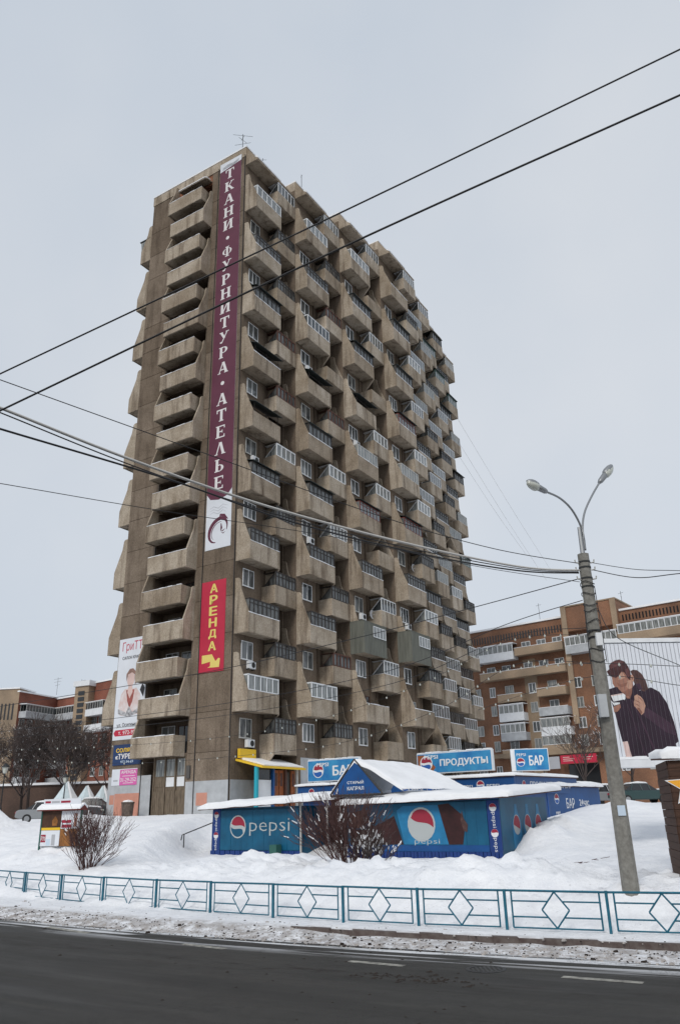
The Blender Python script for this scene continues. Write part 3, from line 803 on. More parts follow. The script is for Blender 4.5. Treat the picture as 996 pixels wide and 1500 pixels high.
# red brick infill under the roof and pipes
bi = MB(); bi.box(5.0, 8.6, 0, .04, 0, 1.0); tput('brick_infill', bi.mesh('brick_infill', ['red_brick_wall']), 0, 0, zp(17.86), ROT_E)
for v in (3.37, 8.82, .06):
    p = MB(); p.tube([(v, .09, TB+.8), (v, .09, zp(17.9))], .035, 6); tput('cable_conduit', p.mesh('cable_conduit', ['cable']), 0, 0, 0, ROT_E)
for i in range(1, 6):
    for du, dv in ((-.25, .12), (4.02, .12)):
        if i == 5 and du > 0: continue
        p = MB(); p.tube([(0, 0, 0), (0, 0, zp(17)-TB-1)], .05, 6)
        tput('drain_pipe', p.mesh('drain_pipe', ['concrete_shaded']), UB[i]+du if du > 0 else UB[i]+3.0, -OFF[i]*STEP-dv, TB+.8, 0)
dm = MB(); dm.lathe([(.03, .0), (.22, .03), (.38, .10), (.42, .14), (.40, .15), (.2, .06), (.02, .03)], 16)
dm.v = [(x, .25+z, y) for x, y, z in dm.v]; dm.tube([(0, 0, -.1), (0, .26, 0)], .025, 5); dm.tube([(0, .28, -.1), (0, .6, -.02)], .015, 5)
DISH = dm.mesh('satellite_dish', ['white_frame'], smooth=False)
for i, k, du in ((3, 5, 3.3), (2, 3, 3.2), (1, 10, 4.3), (4, 7, 3.4)): tput('satellite_dish', DISH, UB[i]+du, -OFF[i]*STEP-.1, zp(k)-.3, ROT_F)
# painted plinth of the ground storey
pl = MB()
pl.box(.10, 4.2, .052, .06, 0, zp(-2.14)-TB)
tput('painted_plinth', pl.mesh('painted_plinth', ['grey_paint']), 0, 0, TB, ROT_E)
pl = MB(); pl.box(7.75, 12.38, .052, .06, 0, zp(-1.92)-TB)
tput('painted_plinth', pl.mesh('painted_plinth', ['grey_paint']), 0, 0, TB, ROT_E)
for x0, x1, za, zb in ((2.05, 3.1, zp(-2.72), zp(-2.42)), (8.9, 11.55, TB, zp(-2.35)), (11.6, 12.1, zp(-2.62), zp(-2.38))):
    pp = MB(); pp.box(x0, x1, .062, .068, za, zb); tput('paint_patch', pp.mesh('paint_patch', ['pink_paint']), 0, 0, 0, ROT_E)
pf = MB(); pf.box(-8.9, -4.7, .003, .02, 0, zp(-1.55)-TB)
tput('painted_plinth', pf.mesh('painted_plinth', ['grey_paint']), BAY*1-4.2, -STEP, TB, ROT_F)
pf = MB(); pf.box(-4.0, 0, .003, .012, 0, zp(-2.14)-TB)
tput('painted_plinth', pf.mesh('painted_plinth', ['grey_paint']), 0, 0, TB, ROT_F)
# entrance: timber screen with doors and glazed lights, in the end wall
ent = MB(); ent.box(4.26, 7.70, -.35, -.12, 0, zp(-1.48)-TB)
en = tput('entrance_screen', ent.mesh('entrance_screen', ['wood_door']), 0, 0, TB, ROT_E)
zt = zp(-1.52)-TB; zm = zp(-2.32)-TB
for x0, x1 in ((4.35, 5.2), (5.45, 6.3), (6.55, 7.4)):
    b = MB(); b.box(x0, x1, -.118, -.10, zm+1.0, zt-.1, 1); b.box(x0, x1, -.118, -.09, zm+.25, zm+.92, 0)
    b.build('transom_light', ['white_frame' if x0 < 6 else 'wood_door', 'curtain_glass'], en)
for x0, x1 in ((4.4, 6.15), (6.5, 7.55)):
    b = MB(); n = 5
    for i in range(n):
        w = (x1-x0)/n; b.box(x0+w*i, x0+w*(i+1)-.02, -.118, -.07-.01*(i % 2), .2, zm-.05)
    b.build('door', ['wood_door'], en)
for x in (4.28, 5.3, 6.35, 7.5):
    b = MB(); b.box(x, x+.12, -.119, -.02, 0, zt+.1); b.build('post', ['wood_door'], en)
nb_ = MB(); nb_.box(3.72, 4.05, .07, .2, zp(-1.75)-.9, zp(-1.75)); tput('intercom_box', nb_.mesh('intercom_box', ['hatch']), 0, 0, 0, ROT_E)
# rooftop aerials
def aerial(h, bars, nm='rooftop_aerial'):
    b = MB(); b.tube([(0, 0, 0), (0, 0, h)], .03, 5)
    for (z, l, a) in bars: 
        dx, dy = math.cos(a)*l, math.sin(a)*l
        b.tube([(-dx, -dy, z-.15), (dx, dy, z+.15)], .02, 4)
    return b.mesh(nm, ['dark_metal'])
ROOFZ = ZTOP+.1
tag(put('rooftop_aerial', aerial(2.6, [(1.3, .8, 0), (1.8, .6, 1), (2.4, 1.0, .3), (2.1, .5, 2)]), None, tuple(tw(.5, .9, ROOFZ))), 'bent television aerial on the tower roof above the long maroon banner', 'aerial')
tag(put('rooftop_aerial', aerial(4.2, [(4.0, .05, 0)]), None, tuple(tw(9.5, 0, ROOFZ))), 'plain thin upright mast on the tower roof', 'aerial')
tag(put('rooftop_aerial', aerial(1.2, [(1.0, .4, .4)]), None, tuple(tw(3.0, .3, ROOFZ))), 'short small aerial at the tower roof edge', 'aerial')
# ------------------------------------------------------------------ banners and signs on the end wall
def sign_on_end(name, label, cat, v0, v1, z0, z1, m, out=.06, th=.02, frame=None):
    o = thing(name, label, cat, tuple(tw(0, v0, z0)), ROT_E)
    b = MB(); b.box(0, v1-v0, out, out+th, 0, z1-z0); b.build('sheet', [m], o)
    return o
TK = .23; TN = .085; SF = .30
def glyph(ch):
    """serif capitals on a unit square: list of convex polygons"""
    P = []
    def rect(x0, x1, y0, y1): P.append([(x0, y0), (x1, y0), (x1, y1), (x0, y1)])
    def stem(x, w=TK, y0=0, y1=1, serif=True):
        rect(x-w/2, x+w/2, y0, y1)
        if serif:
            rect(x-w/2-.09, x+w/2+.09, y0, y0+.075); rect(x-w/2-.09, x+w/2+.09, y1-.075, y1)
    def diag(a, b, w): P.append([(a[0]-w/2, a[1]), (a[0]+w/2, a[1]), (b[0]+w/2, b[1]), (b[0]-w/2, b[1])])
    def arc(cx, cy, rx, ry, a0, a1, w0, w1, n=9):
        for i in range(n):
            A = a0+(a1-a0)*i/n; B = a0+(a1-a0)*(i+1)/n
            def pt(a, k): 
                ww = w0+(w1-w0)*abs(math.cos(a)); return (cx+(rx-(ww if k else 0))*math.cos(a), cy+(ry-(ww*.45 if k else 0))*math.sin(a))
            P.append([pt(A, 0), pt(B, 0), pt(B, 1), pt(A, 1)])
    if ch == 'Т': stem(.5); rect(.06, .94, .9, 1); rect(.06, .15, .7, .95); rect(.85, .94, .7, .95)
    elif ch == 'К': stem(.22); diag((.86, .0), (.42, .58), .22); diag((.34, .45), (.80, 1), .11); rect(.66, .98, 0, .07); rect(.62, .95, .93, 1)
    elif ch == 'А': diag((.14, 0), (.47, 1), .09); diag((.82, 0), (.50, 1), .24); rect(.25, .70, .28, .37); rect(.0, .28, 0, .07); rect(.62, 1, 0, .07)
    elif ch == 'Н': stem(.2); stem(.8); rect(.25, .75, .45, .55)
    elif ch == 'И': stem(.2); stem(.8); diag((.27, .08), (.73, .92), .12)
    elif ch == 'Ф': stem(.5, .2); arc(.40, .5, .36, .3, PI/2, 3*PI/2, .07, .17); arc(.60, .5, .36, .3, -PI/2, PI/2, .07, .17)
    elif ch == 'У': diag((.52, .42), (.20, 1), .22); diag((.30, .06), (.80, 1), .10); rect(.04, .38, .93, 1); rect(.64, .96, .93, 1); rect(.12, .34, 0, .13)
    elif ch == 'Р': stem(.26); arc(.45, .72, .42, .28, -PI/2, PI/2, .10, .22); rect(.3, .47, .90, 1); rect(.3, .47, .44, .53)
    elif ch == 'Е': stem(.24); rect(.3, .86, 0, .09); rect(.3, .86, .91, 1); rect(.3, .66, .46, .55); rect(.78, .86, 0, .25); rect(.78, .86, .75, 1); rect(.60, .66, .38, .63)
    elif ch == 'Л': diag((.16, 0), (.46, 1), .10); diag((.80, 0), (.50, 1), .24); rect(.0, .28, 0, .07); rect(.62, 1, 0, .07); rect(.36, .62, .93, 1)
    elif ch == 'Ь': stem(.26); arc(.45, .28, .42, .28, -PI/2, PI/2, .10, .22); rect(.3, .47, 0, .09); rect(.3, .47, .47, .56)
    elif ch == '·': P.append([(.5+.17*math.cos(w*PI/7), .5+.17*math.sin(w*PI/7)) for w in range(14)])
    return P
_gl = {}
def glyph_mesh(ch, w, h, m):
    key = (ch, m)
    if key not in _gl:
        b = MB()
        for i, p in enumerate(glyph(ch)):
            b.prism([(-(x-.5)*w, y*h) for x, y in p], lambda a, c, t: (a, t, c), 0, .006+.0007*i)
        _gl[key] = b.mesh('letter', [m])
    return _gl[key]
bz0, bz1 = zp(3.97), zp(18.02)
ban = sign_on_end('hanging_banner', 'long narrow maroon vertical banner with white lettering down the end wall', 'banner', .52, 3.20, bz0, bz1, 'white_print')
bx = MB(); za, zb = zp(5.58)-bz0, zp(17.78)-bz0
bx.prism([(0, zb), (2.68, zb-.35), (2.68, za+.25), (2.3, za-.25), (1.4, za-.42), (.5, za-.2), (0, za+.35)], lambda a, c, t: (a, t, c), .082, .086)
bx.build('maroon_field', ['maroon_print'], ban)
word = 'ТКАНИ·ФУРНИТУРА·АТЕЛЬЕ'
for n, ch in enumerate(word):
    z = zp(17.55)-(zp(17.55)-zp(6.08))*n/21
    put('letter', glyph_mesh(ch, 1.2, 1.15, 'letter_white'), ban, (1.42, .087, z-bz0-.9))
# swashes and round maroon emblem
def ribbon(b, pts, w0, w1, mi=0, y=.083, th=.004):
    n = len(pts)
    for i in range(n-1):
        (x0, z0), (x1, z1) = pts[i], pts[i+1]
        def wd(t): return w0+(w1-w0)*math.sin(PI*t)
        def nrm(i):
            a = pts[max(i-1, 0)]; c = pts[min(i+1, n-1)]; dx, dz = c[0]-a[0], c[1]-a[1]; l = math.hypot(dx, dz) or 1; return (-dz/l, dx/l)
        na, nb2 = nrm(i), nrm(i+1); wa, wb = wd(i/(n-1)), wd((i+1)/(n-1))
        b.prism([(x0-na[0]*wa, z0-na[1]*wa), (x1-nb2[0]*wb, z1-nb2[1]*wb), (x1+nb2[0]*wb, z1+nb2[1]*wb), (x0+na[0]*wa, z0+na[1]*wa)], lambda a, c, t: (a, t, c), y, y+th, mi)
em = MB()
ribbon(em, [(1.35-.95*math.cos(R(a)), 1.55+.98*math.sin(R(a))+.25*math.cos(R(a))) for a in range(-20, 268, 12)][::-1], .03, .17)
ribbon(em, [(1.35-.7*math.cos(R(a)), 1.5+.72*math.sin(R(a))+.2*math.cos(R(a))) for a in range(60, 240, 12)], .01, .04)
ribbon(em, [(.35, 2.35), (.75, 2.75), (1.15, 2.85), (1.25, 2.55)], .03, .13)
ribbon(em, [(1.05, 2.1), (1.0, 1.7), (1.05, 1.45)], .03, .10); ribbon(em, [(1.05, 1.4), (.85, 1.42), (.62, 1.55)], .01, .05); ribbon(em, [(1.0, 1.3), (.8, 1.2), (.6, 1.3)], .01, .04)
em.build('emblem', ['maroon_print'], ban)
sw = MB()
for q in range(3): ribbon(sw, [(.4+.1*q, 3.55-.25*q), (.9, 3.75-.25*q), (1.4, 3.5-.25*q), (1.9, 3.72-.25*q), (2.3, 3.6-.25*q)], .008, .02)
for q in range(3): ribbon(sw, [(.3, zb+.35-.12*q), (1.0, zb+.15-.1*q), (1.7, zb+.28-.15*q), (2.4, zb+.1-.12*q)], .01, .05, 0, .0865+.004*q)
sw.build('swash', ['grey_print'], ban)
# red letting banner with arrow
z0, z1 = zp(.56), zp(3.05)
ar = sign_on_end('hanging_banner', 'red vertical banner with yellow lettering and bent yellow arrow', 'banner', .85, 3.42, z0, z1, 'red_print')
for n, ch in enumerate('АРЕНДА'):
    text(ch, ar, 'yellow_print', 1.22, (z1-z0)-.62-n*.92, .72, .70, .084, back=True, bold=.035, name='letter')
b = MB(); b.prism([(2.2, 1.35), (2.2, .70), (1.35, .80), (1.35, .45), (1.62, .36), (.45, .30), (.38, .95), (.55, 1.0), (.82, .78), (1.2, 1.35)], lambda a, c, t: (a, t, c), .082, .087)
b.build('arrow', ['yellow_print'], ar)
# beauty salon poster
z0, z1 = zp(-.95), zp(1.87)
sp_ = sign_on_end('wall_poster', 'tall white beauty salon poster showing a woman in a fur-trimmed coat', 'poster', 8.95, 12.28, z0, z1, 'white_print')
text('ГриТТо', sp_, 'red_print', 1.55, z1-z0-.75, 2.75, .95, .083, back=True, bold=.0)
text('САЛОН КРАСОТЫ', sp_, 'black_print', 1.5, z1-z0-1.62, 2.7, .26, .083, back=True, bold=.02)
text('ул. Осипенко', sp_, 'black_print', 1.75, 1.12, 2.4, .36, .083, back=True)
b = MB(); b.prism([(3.25, .55), (3.05, .78), (.6, .78), (.6, .30), (3.05, .30)], lambda a, c, t: (a, t, c), .081, .085); b.build('red_arrow', ['red_print'], sp_)
text('т. 972-92', sp_, 'letter_white', 1.75, .54, 1.9, .30, .087, back=True)
fig = MB(); F = lambda a, c, t: (a, t, c)
fig.prism([(2.75, 1.95), (2.95, 2.6), (2.7, 3.6), (2.3, 4.0), (1.0, 4.0), (.55, 3.5), (.35, 2.5), (.6, 1.95), (1.7, 1.75)], F, .081, .084, 0)      # coat
fig.prism([(2.15, 3.9), (1.95, 3.0), (1.65, 2.4), (1.35, 3.0), (1.2, 3.9)], F, .085, .087, 1)                                               # blouse
fig.prism([(1.7+.42*math.cos(w*PI/8), 4.75+.62*math.sin(w*PI/8)) for w in range(16)], F, .085, .088, 2)                                      # face
fig.prism([(1.9, 4.3), (1.5, 4.3), (1.4, 3.7), (1.7, 3.2), (2.0, 3.7)], F, .0865, .0875, 2)
fig.prism([(2.2, 4.6), (2.25, 5.2), (1.9, 5.6), (1.5, 5.62), (1.15, 5.3), (1.0, 4.4), (1.2, 4.3), (1.3, 5.1), (1.6, 5.3), (2.05, 5.15)], F, .0885, .091, 4)
fig.prism([(2.9, 2.05), (2.95, 2.45), (2.5, 2.3), (2.0, 2.1), (1.7, 2.6), (1.3, 2.1), (.6, 2.4), (.5, 2.05), (1.7, 1.72)], F, .0885, .0905, 3)  # fur hem
fig.prism([(.6, 5.6), (.35, 6.0), (.25, 5.5), (.5, 5.0)], F, .081, .0835, 5)
fig.prism([(.35, 4.3), (.6, 3.8), (.2, 3.2), (.05, 3.9)], F, .0845, .086, 5)
fig.build('woman_print', ['pale_coat_print', 'salmon_print', 'pale_skin_print', 'fur_grey_print', 'fair_hair_print', 'black_print'], sp_)
# navy sign and small letting notice
z0, z1 = zp(-1.62), zp(-1.08)
nv = sign_on_end('wall_sign', 'navy blue tanning sign with yellow and white words', 'sign', 8.9, 12.0, z0, z1, 'navy_print', .07, .06)
text('СОЛЯРИЙ', nv, 'bright_yellow', 1.45, 1.17, 2.6, .40, .135, back=True, bold=.03)
text('«ТУРБО»', nv, 'letter_white', 1.55, .66, 2.5, .40, .135, back=True, bold=.03)
text('972-94-69', nv, 'light_blue_print', 1.5, .24, 1.4, .2, .135, back=True)
z0, z1 = zp(-2.14), zp(-1.72)
pk = sign_on_end('letting_notice', 'small magenta and white letting notice below the navy sign', 'sign', 9.2, 12.0, z0, z1, 'white_print', .07, .02)
b = MB(); b.box(0, 1.9, .092, .096, 0, z1-z0-.05); b.build('magenta_field', ['magenta_print'], pk)
text('АРЕНДА', pk, 'letter_white', .95, .95, 1.6, .26, .098, back=True, bold=.02)
text('31-29-252', pk, 'letter_white', .95, .40, 1.7, .28, .098, back=True)
b = MB(); b.box(.25, 1.6, .097, .101, .66, .70); b.box(.4, 1.5, .097, .101, .14, .18); b.build('rule', ['letter_white'], pk)
b = MB(); b.box(2.1, 2.6, .092, .096, .3, .42); b.build('printed_line', ['grey_print'], pk)

# ------------------------------------------------------------------ litter bin by the entrance
p = tw(-1.6, 8.4, 0); gz = ground_z(p.x, p.y)
bn = thing('litter_bin', 'squat stained metal litter bin beside the timber entrance', 'bin', (p.x, p.y, gz-.1))
b = MB(); b.lathe([(.30, 0), (.40, .1), (.47, 1.0), (.50, 1.02), (.50, 1.1), (.42, 1.1), (.40, .5), (.02, .45)], 14); b.build('drum', ['bin_metal'], bn)
b = MB(); b.lathe([(.40, .95), (.41, 1.1), (.3, 1.2), (.05, 1.25)], 14); b.build('snow_cap', ['snow'], bn)

# ------------------------------------------------------------------ yellow-roofed kiosk at the foot of the tower
def tbox(b, u0, u1, o0, o1, z0, z1, mi=0): b.box(-u1, -u0, o0, o1, z0, z1, mi)
yk = thing('corner_kiosk', 'little corner kiosk with snowy yellow roof, turquoise post and orange carved panels', 'kiosk', tuple(tw(.6, 0, 3.0)), ROT_F)
b = MB(); tbox(b, 0, 5.0, .1, 1.9, -.6, .55, 0); b.build('base', ['grey_paint'], yk)
b = MB(); b.prism([(0.05, 3.75), (2.5, 3.15), (2.5, 3.28), (0.05, 3.9)], lambda y, z, q: (-q, y, z), -.1, 5.3); rf = b.build('roof', ['bright_yellow'], yk)
b = MB(); b.prism([(0.1, 3.9), (2.35, 3.335), (2.35, 3.41), (.1, 4.05)], lambda y, z, q: (-q, y, z), .3, 5.2); b.build('roof_snow', ['snow'], rf)
b = MB(); tbox(b, .05, 1.9, .1, .35, 3.95, 4.6); b.build('roof_board', ['bright_yellow'], yk)
for u, m in ((0, 'turquoise_paint'), (1.9, 'kiosk_blue'), (4.85, 'pale_frame'), (3.4, 'rust_frame')):
    b = MB(); tbox(b, u, u+.2, 1.7, 1.95, .5, 3.3); b.build('post', [m], yk)
b = MB(); tbox(b, .25, 1.85, 1.72, 1.8, .55, 2.4, 0); tbox(b, .25, 1.85, 1.74, 1.79, 2.45, 3.2, 1); b.build('counter_window', ['white_frame', 'dark_glass'], yk)
for u0, u1 in ((2.15, 2.7), (2.8, 3.35), (4.3, 4.8)):
    b = MB(); tbox(b, u0, u1, 1.74, 1.82, .6, 3.1, 0); tbox(b, u0+.12, u1-.12, 1.82, 1.84, 2.0, 2.9, 1); b.build('carved_panel', ['orange_panel', 'rust_frame'], yk)
b = MB(); tbox(b, 3.62, 4.28, 1.6, 1.66, .6, 3.0); b.build('door', ['hatch'], yk)
# ------------------------------------------------------------------ drink pavilion by the road
KA = math.atan2(-.583997, .811756); KL = Vector((-7.4, 46, 0)); KW = 17.12; KZ = 1.1
KX = Vector((.811756, -.583997, 0)); KY = Vector((.583997, .811756, 0))
def kw(x, y, z): return KL+KX*x+KY*y+Vector((0, 0, z))
kio = thing('drink_pavilion', 'long low blue cafe pavilion with printed drink panels and snowy eaves', 'pavilion', tuple(kw(0, 0, KZ)), KA)
b = MB(); b.box(-.3, KW+.25, -.25, 9, -.9, -.12); b.build('plinth', ['red_brick_wall'], kio)
def skirt(x0, x1, y0, y1):
    b = MB(); n = int((x1-x0)/.18)
    for i in range(n):
        a = x0+(x1-x0)*i/n; b.box(a, a+(x1-x0)/n*.86, y0-.02*(i % 2), y1, -.12, .20)
    return b.build('skirting', ['kiosk_deep_blue'], kio)
skirt(-.05, 6.2, -.06, 0); skirt(9.0, KW+.05, -.06, 0)
# wings: core box, ribbed printed sheets
for x0, x1 in ((.0, 6.15), (9.05, KW)):
    b = MB(); b.box(x0, x1, .05, 5.2 if x0 > 1 else 4.0, -.1, 2.32); b.build('wall', ['kiosk_teal'], kio)
def ribbed(x0, x1, z0, z1, m, n):
    for i in range(n):
        a = x0+(x1-x0)*i/n; c = x0+(x1-x0)*(i+1)/n
        b = MB(); b.box(a+.004, c-.004, -.022-.006*(i % 2), .045, z0, z1); 
        p_ = b.build('panel', [m], kio)
ribbed(.62, 6.1, .22, 2.2, 'kiosk_teal', 14); ribbed(9.1, 16.55, .48, 2.25, 'kiosk_teal', 14)
b = MB(); b.box(9.1, 16.55, -.035, .045, .21, .475); b.build('lower_band', ['kiosk_blue'], kio)
for x0, x1 in ((.02, .6), (16.57, KW+.02)):
    b = MB(); b.box(x0, x1, -.03, .045, .2, 2.27); st = b.build('corner_strip', ['kiosk_deep_blue'], kio)
    cx = (x0+x1)/2
    for zc in (1.98, .95):
        globe('emblem', st, cx, zc, .17, -.032, mats=('logo_white', 'logo_red', 'logo_white'), ring=False)
        t_ = text('pepsi', st, 'logo_white', cx, zc-.50, .62, .22, -.034, bold=-.005); t_.rotation_euler = (PI/2, PI/2, 0)
globe('emblem', kio, 1.92, 1.37, .52, -.035, mats=('logo_pale', 'logo_red', 'kiosk_teal'), tilt=-.35)
text('pepsi', kio, 'logo_pale', 4.12, 1.33, 2.75, .82, -.036, bold=-.012)
# printed bottle lying across the big panel
F = lambda a, c, t: (a, t, c)
b = MB()
b.prism([(9.25, .5), (9.35, 1.15), (10.2, 1.15), (11.0, 1.4), (11.8, 1.72), (12.25, .5)], F, -.030, -.034, 0)
b.prism([(12.3, .5), (11.95, 1.95), (12.3, 2.15), (14.15, 2.15), (14.6, .5)], F, -.0345, -.038, 1)
b.prism([(14.15, 2.15), (14.6, .5), (15.3, .5), (15.45, 1.2), (15.3, 1.75), (14.7, 2.2)], F, -.031, -.036, 0)
b.prism([(15.35, 1.9), (15.42, 1.55), (15.6, 1.3), (15.55, 1.0), (15.38, 1.05), (15.25, 1.5)], F, -.0365, -.038, 2)
b.prism([(9.15, 1.3), (9.3, 1.9), (10.2, 2.05), (10.4, 1.5), (9.9, 1.2)], F, -.030, -.033, 3)
b.build('bottle_print', ['cola_print', 'can_print', 'fur_print', 'rust_frame'], kio)
globe('emblem', kio, 13.25, 1.35, .66, -.040, mats=('logo_pale', 'logo_red', 'logo_pale'), tilt=-.5)
text('pepsi', kio, 'logo_pale', 13.5, .60, 1.3, .26, -.041, bold=-.01)
# end wall of the pavilion with printed bottles
b = MB(); b.box(KW-.02, KW+.03, .06, 5.1, .25, 2.4); ew = b.build('end_panel', ['kiosk_teal'], kio)
for yy in (1.2, 2.4, 3.6):
    b = MB(); pr = [(.0, .3), (.85, .3), (.9, 1.3), (.62, 1.75), (.55, 2.1), (.33, 2.1), (.27, 1.75), (-.05, 1.3)]
    b.prism(pr, lambda a, c, t: (t, yy+a, c), KW+.032, KW+.036, 0)
    b.prism([(.42+.36*math.cos(w*PI/8), 1.25+.42*math.sin(w*PI/8)) for w in range(16)], lambda a, c, t: (t, yy+a, c), KW+.037, KW+.040, 1)
    b.prism([(.42+.33*math.cos(R(a)), 1.25+.38*math.sin(R(a))) for a in range(-30, 181, 15)], lambda a, c, t: (t, yy+a, c), KW+.041, KW+.044, 2)
    b.build('bottle_print', ['can_print', 'logo_pale', 'logo_red'], ew)
# entrance between the wings: dark recess, door, posts
b = MB(); b.box(6.16, 9.04, 2.6, 2.7, -.1, 2.6); b.build('recess_wall', ['rust_frame'], kio)
b = MB(); b.box(6.9, 8.2, 2.5, 2.59, -.1, 2.1); b.build('door', ['hatch'], kio)
for x in (6.17, 8.2, 8.98):
    b = MB(); b.box(x, x+.07, -.5 if x > 8 else -.05, -.43 if x > 8 else .02, -.1, 2.55); b.build('post', ['pale_frame'], kio)
b = MB(); b.box(4.55, 5.0, -.5, -.1, -.1, .5); b.build('meter_cabinet', ['green_frame'], kio)
# roofs with thick uneven snow
def snow_roof(x0, x1, y0, y1, ze0, ze1, rise, nm, n=26, m=10, th=.20, parent=None, hang=0):
    """sheet roof edge plus the snow blanket on it; ze0/ze1 eave heights at both ends"""
    b = MB(); b.poly([(x0, y0, ze0), (x1, y0, ze1), (x1, y1, ze1+rise), (x0, y1, ze0+rise)]); b.poly([(x0, y0, ze0-.07), (x1, y0, ze1-.07), (x1, y1, ze1+rise-.07), (x0, y1, ze0+rise-.07)])
    b.poly([(x0, y0, ze0), (x1, y0, ze1), (x1, y0, ze1-.07), (x0, y0, ze0-.07)]); b.poly([(x0, y0, ze0), (x0, y1, ze0+rise), (x0, y1, ze0+rise-.07), (x0, y0, ze0-.07)])
    b.poly([(x1, y0, ze1), (x1, y1, ze1+rise), (x1, y1, ze1+rise-.07), (x1, y0, ze1-.07)])
    r = b.build(nm, ['rust_frame'], parent or kio)
    s_ = MB()
    for j in range(m+1):
        for i in range(n+1):
            tx, ty = i/n, j/m
            x = x0-.04+(x1-x0+.08)*tx; y = y0-.05+(y1-y0+.05)*ty
            z = ze0+(ze1-ze0)*tx+rise*ty+.004
            e = min(1, ty*5+.6)*min(1, tx*14+.45)*min(1, (1-tx)*14+.45)
            z += th*e*(1+.5*mnoise.noise(Vector((x*.6, y*.6, 1.3)))) + .05*mnoise.noise(Vector((x*2, y*2, 5)))
            s_.v.append((x, y, z))
    for j in range(m):
        for i in range(n):
            a = j*(n+1)+i; s_.f.append((a, a+1, a+n+2, a+n+1)); s_.m.append(0)
    # front and side skirts
    k0 = len(s_.v)
    for i in range(n+1):
        x, y, z = s_.v[i]; s_.v.append((x, y+.02, min(z-.02, ze0+(ze1-ze0)*i/n-.02-.03*random.random())))
    for i in range(n): s_.f.append((i, i+1, k0+i+1, k0+i)); s_.m.append(0)
    for side in (0, n):
        k1 = len(s_.v)
        for j in range(m+1):
            x, y, z = s_.v[j*(n+1)+side]; s_.v.append((x, y, (ze0 if side == 0 else ze1)+rise*j/m-.02))
        for j in range(m): s_.f.append((j*(n+1)+side, (j+1)*(n+1)+side, k1+j+1, k1+j)); s_.m.append(0)
    s_.build('roof_snow', ['snow'], r, smooth=True)
    return r
snow_roof(-.55, 8.75, -.6, 4.5, 2.30, 2.58, .32, 'roof', 30, th=.27)
snow_roof(8.9, KW+.75, -.6, 5.4, 2.30, 2.42, .30, 'roof', 34, th=.29)
# gabled porch with triangular sign
gx0, gx1, gxm, gz0, gz1 = 8.72, 11.55, 10.1, 2.75, 4.24
b = MB(); b.prism([(gx0, gz0), (gx1, gz0), (gxm, gz1)], F, -.62, -.70); gs = b.build('gable_sign', ['kiosk_blue'], kio)
text('СТАРЫЙ', gs, 'logo_white', gxm+.02, 3.28, .95, .16, -.705); text('КАПРАЛ', gs, 'logo_white', gxm+.02, 3.0, .95, .16, -.705)
for (xa, za), (xb, zb) in (((gx0-.1, gz0-.02), (gxm, gz1+.09)), ((gxm, gz1+.09), (gx1+.1, gz0-.02)), ((gx0-.1, gz0-.06), (gx1+.1, gz0-.06))):
    b = MB(); b.tube([(xa, -.7, za), (xb, -.7, zb)], .045, 5); b.build('gable_trim', ['dark_frame'], gs)
for sx, xe, ze in ((-1, gx0-.15, gz0), (1, gx1+1.2, gz0+.1)):
    s_ = MB(); n, m = 14, 12
    for j in range(m+1):
        for i in range(n+1):
            ty, tx = j/m, i/n
            x = gxm+(xe-gxm+(.9*ty*sx if sx > 0 else 0))*tx; z = gz1+.05+(ze-gz1)*tx**.9+.16*math.sin(PI*min(1, tx+.12))+.05*mnoise.noise(Vector((x*1.5, ty*8, 3)))
            s_.v.append((x, -.72+5.2*ty, z))
    for j in range(m):
        for i in range(n):
            a = j*(n+1)+i; s_.f.append((a, a+1, a+n+2, a+n+1)); s_.m.append(0)
    k0 = len(s_.v)
    for i in range(n+1): x, y, z = s_.v[i]; s_.v.append((x, y+.01, z-.18*(1-.5*i/n)))
    for i in range(n): s_.f.append((i, i+1, k0+i+1, k0+i)); s_.m.append(0)
    s_.build('porch_snow', ['snow'], gs, smooth=True)

# ------------------------------------------------------------------ shop behind the pavilion
shop = thing('corner_shop', 'flat-roofed blue shop behind the pavilion with rows of small emblems on its fascia', 'shop', tuple(kw(0, 7, KZ)), KA)
SX0, SX1 = .3, 14.8
b = MB(); b.box(SX0+.2, SX1-.2, .3, 9, .3, 3.5); b.build('wall', ['kiosk_blue'], shop)
b = MB(); b.box(SX0, SX1, 0, .25, 2.7, 3.55); b.build('fascia', ['kiosk_blue'], shop)
b = MB(); b.box(SX1-.25, SX1+.002, .26, 9, 2.7, 3.55); fa2 = b.build('fascia', ['kiosk_blue'], shop)
for i, x in enumerate((1.4, 3.2, 5.0, 8.2, 9.75, 11.3, 12.85)):
    globe('emblem', shop, x, 3.14, .21, -.003, mats=('logo_white', 'logo_red', 'logo_blue'), ring=True)
    text('PEPSI', shop, 'logo_white', x+.72, 3.06, .72, .2, -.006, bold=.01)
t_ = text('ПРОДУКТЫ 24час БАР', fa2, 'logo_white', SX1+.01, 3.1, 6.0, .36, 5.0); t_.rotation_euler = (PI/2, 0, PI/2)
globe_o = globe('emblem', fa2, 0, 0, .2, 0, mats=('logo_white', 'logo_red', 'logo_blue')); globe_o.location = (SX1+.005, 1.2, 3.1); globe_o.rotation_euler = (0, 0, PI/2)
snow_roof(SX0-.1, SX1+.1, -.1, 9, 3.57, 3.57, .05, 'roof', 30, th=.16, parent=shop)
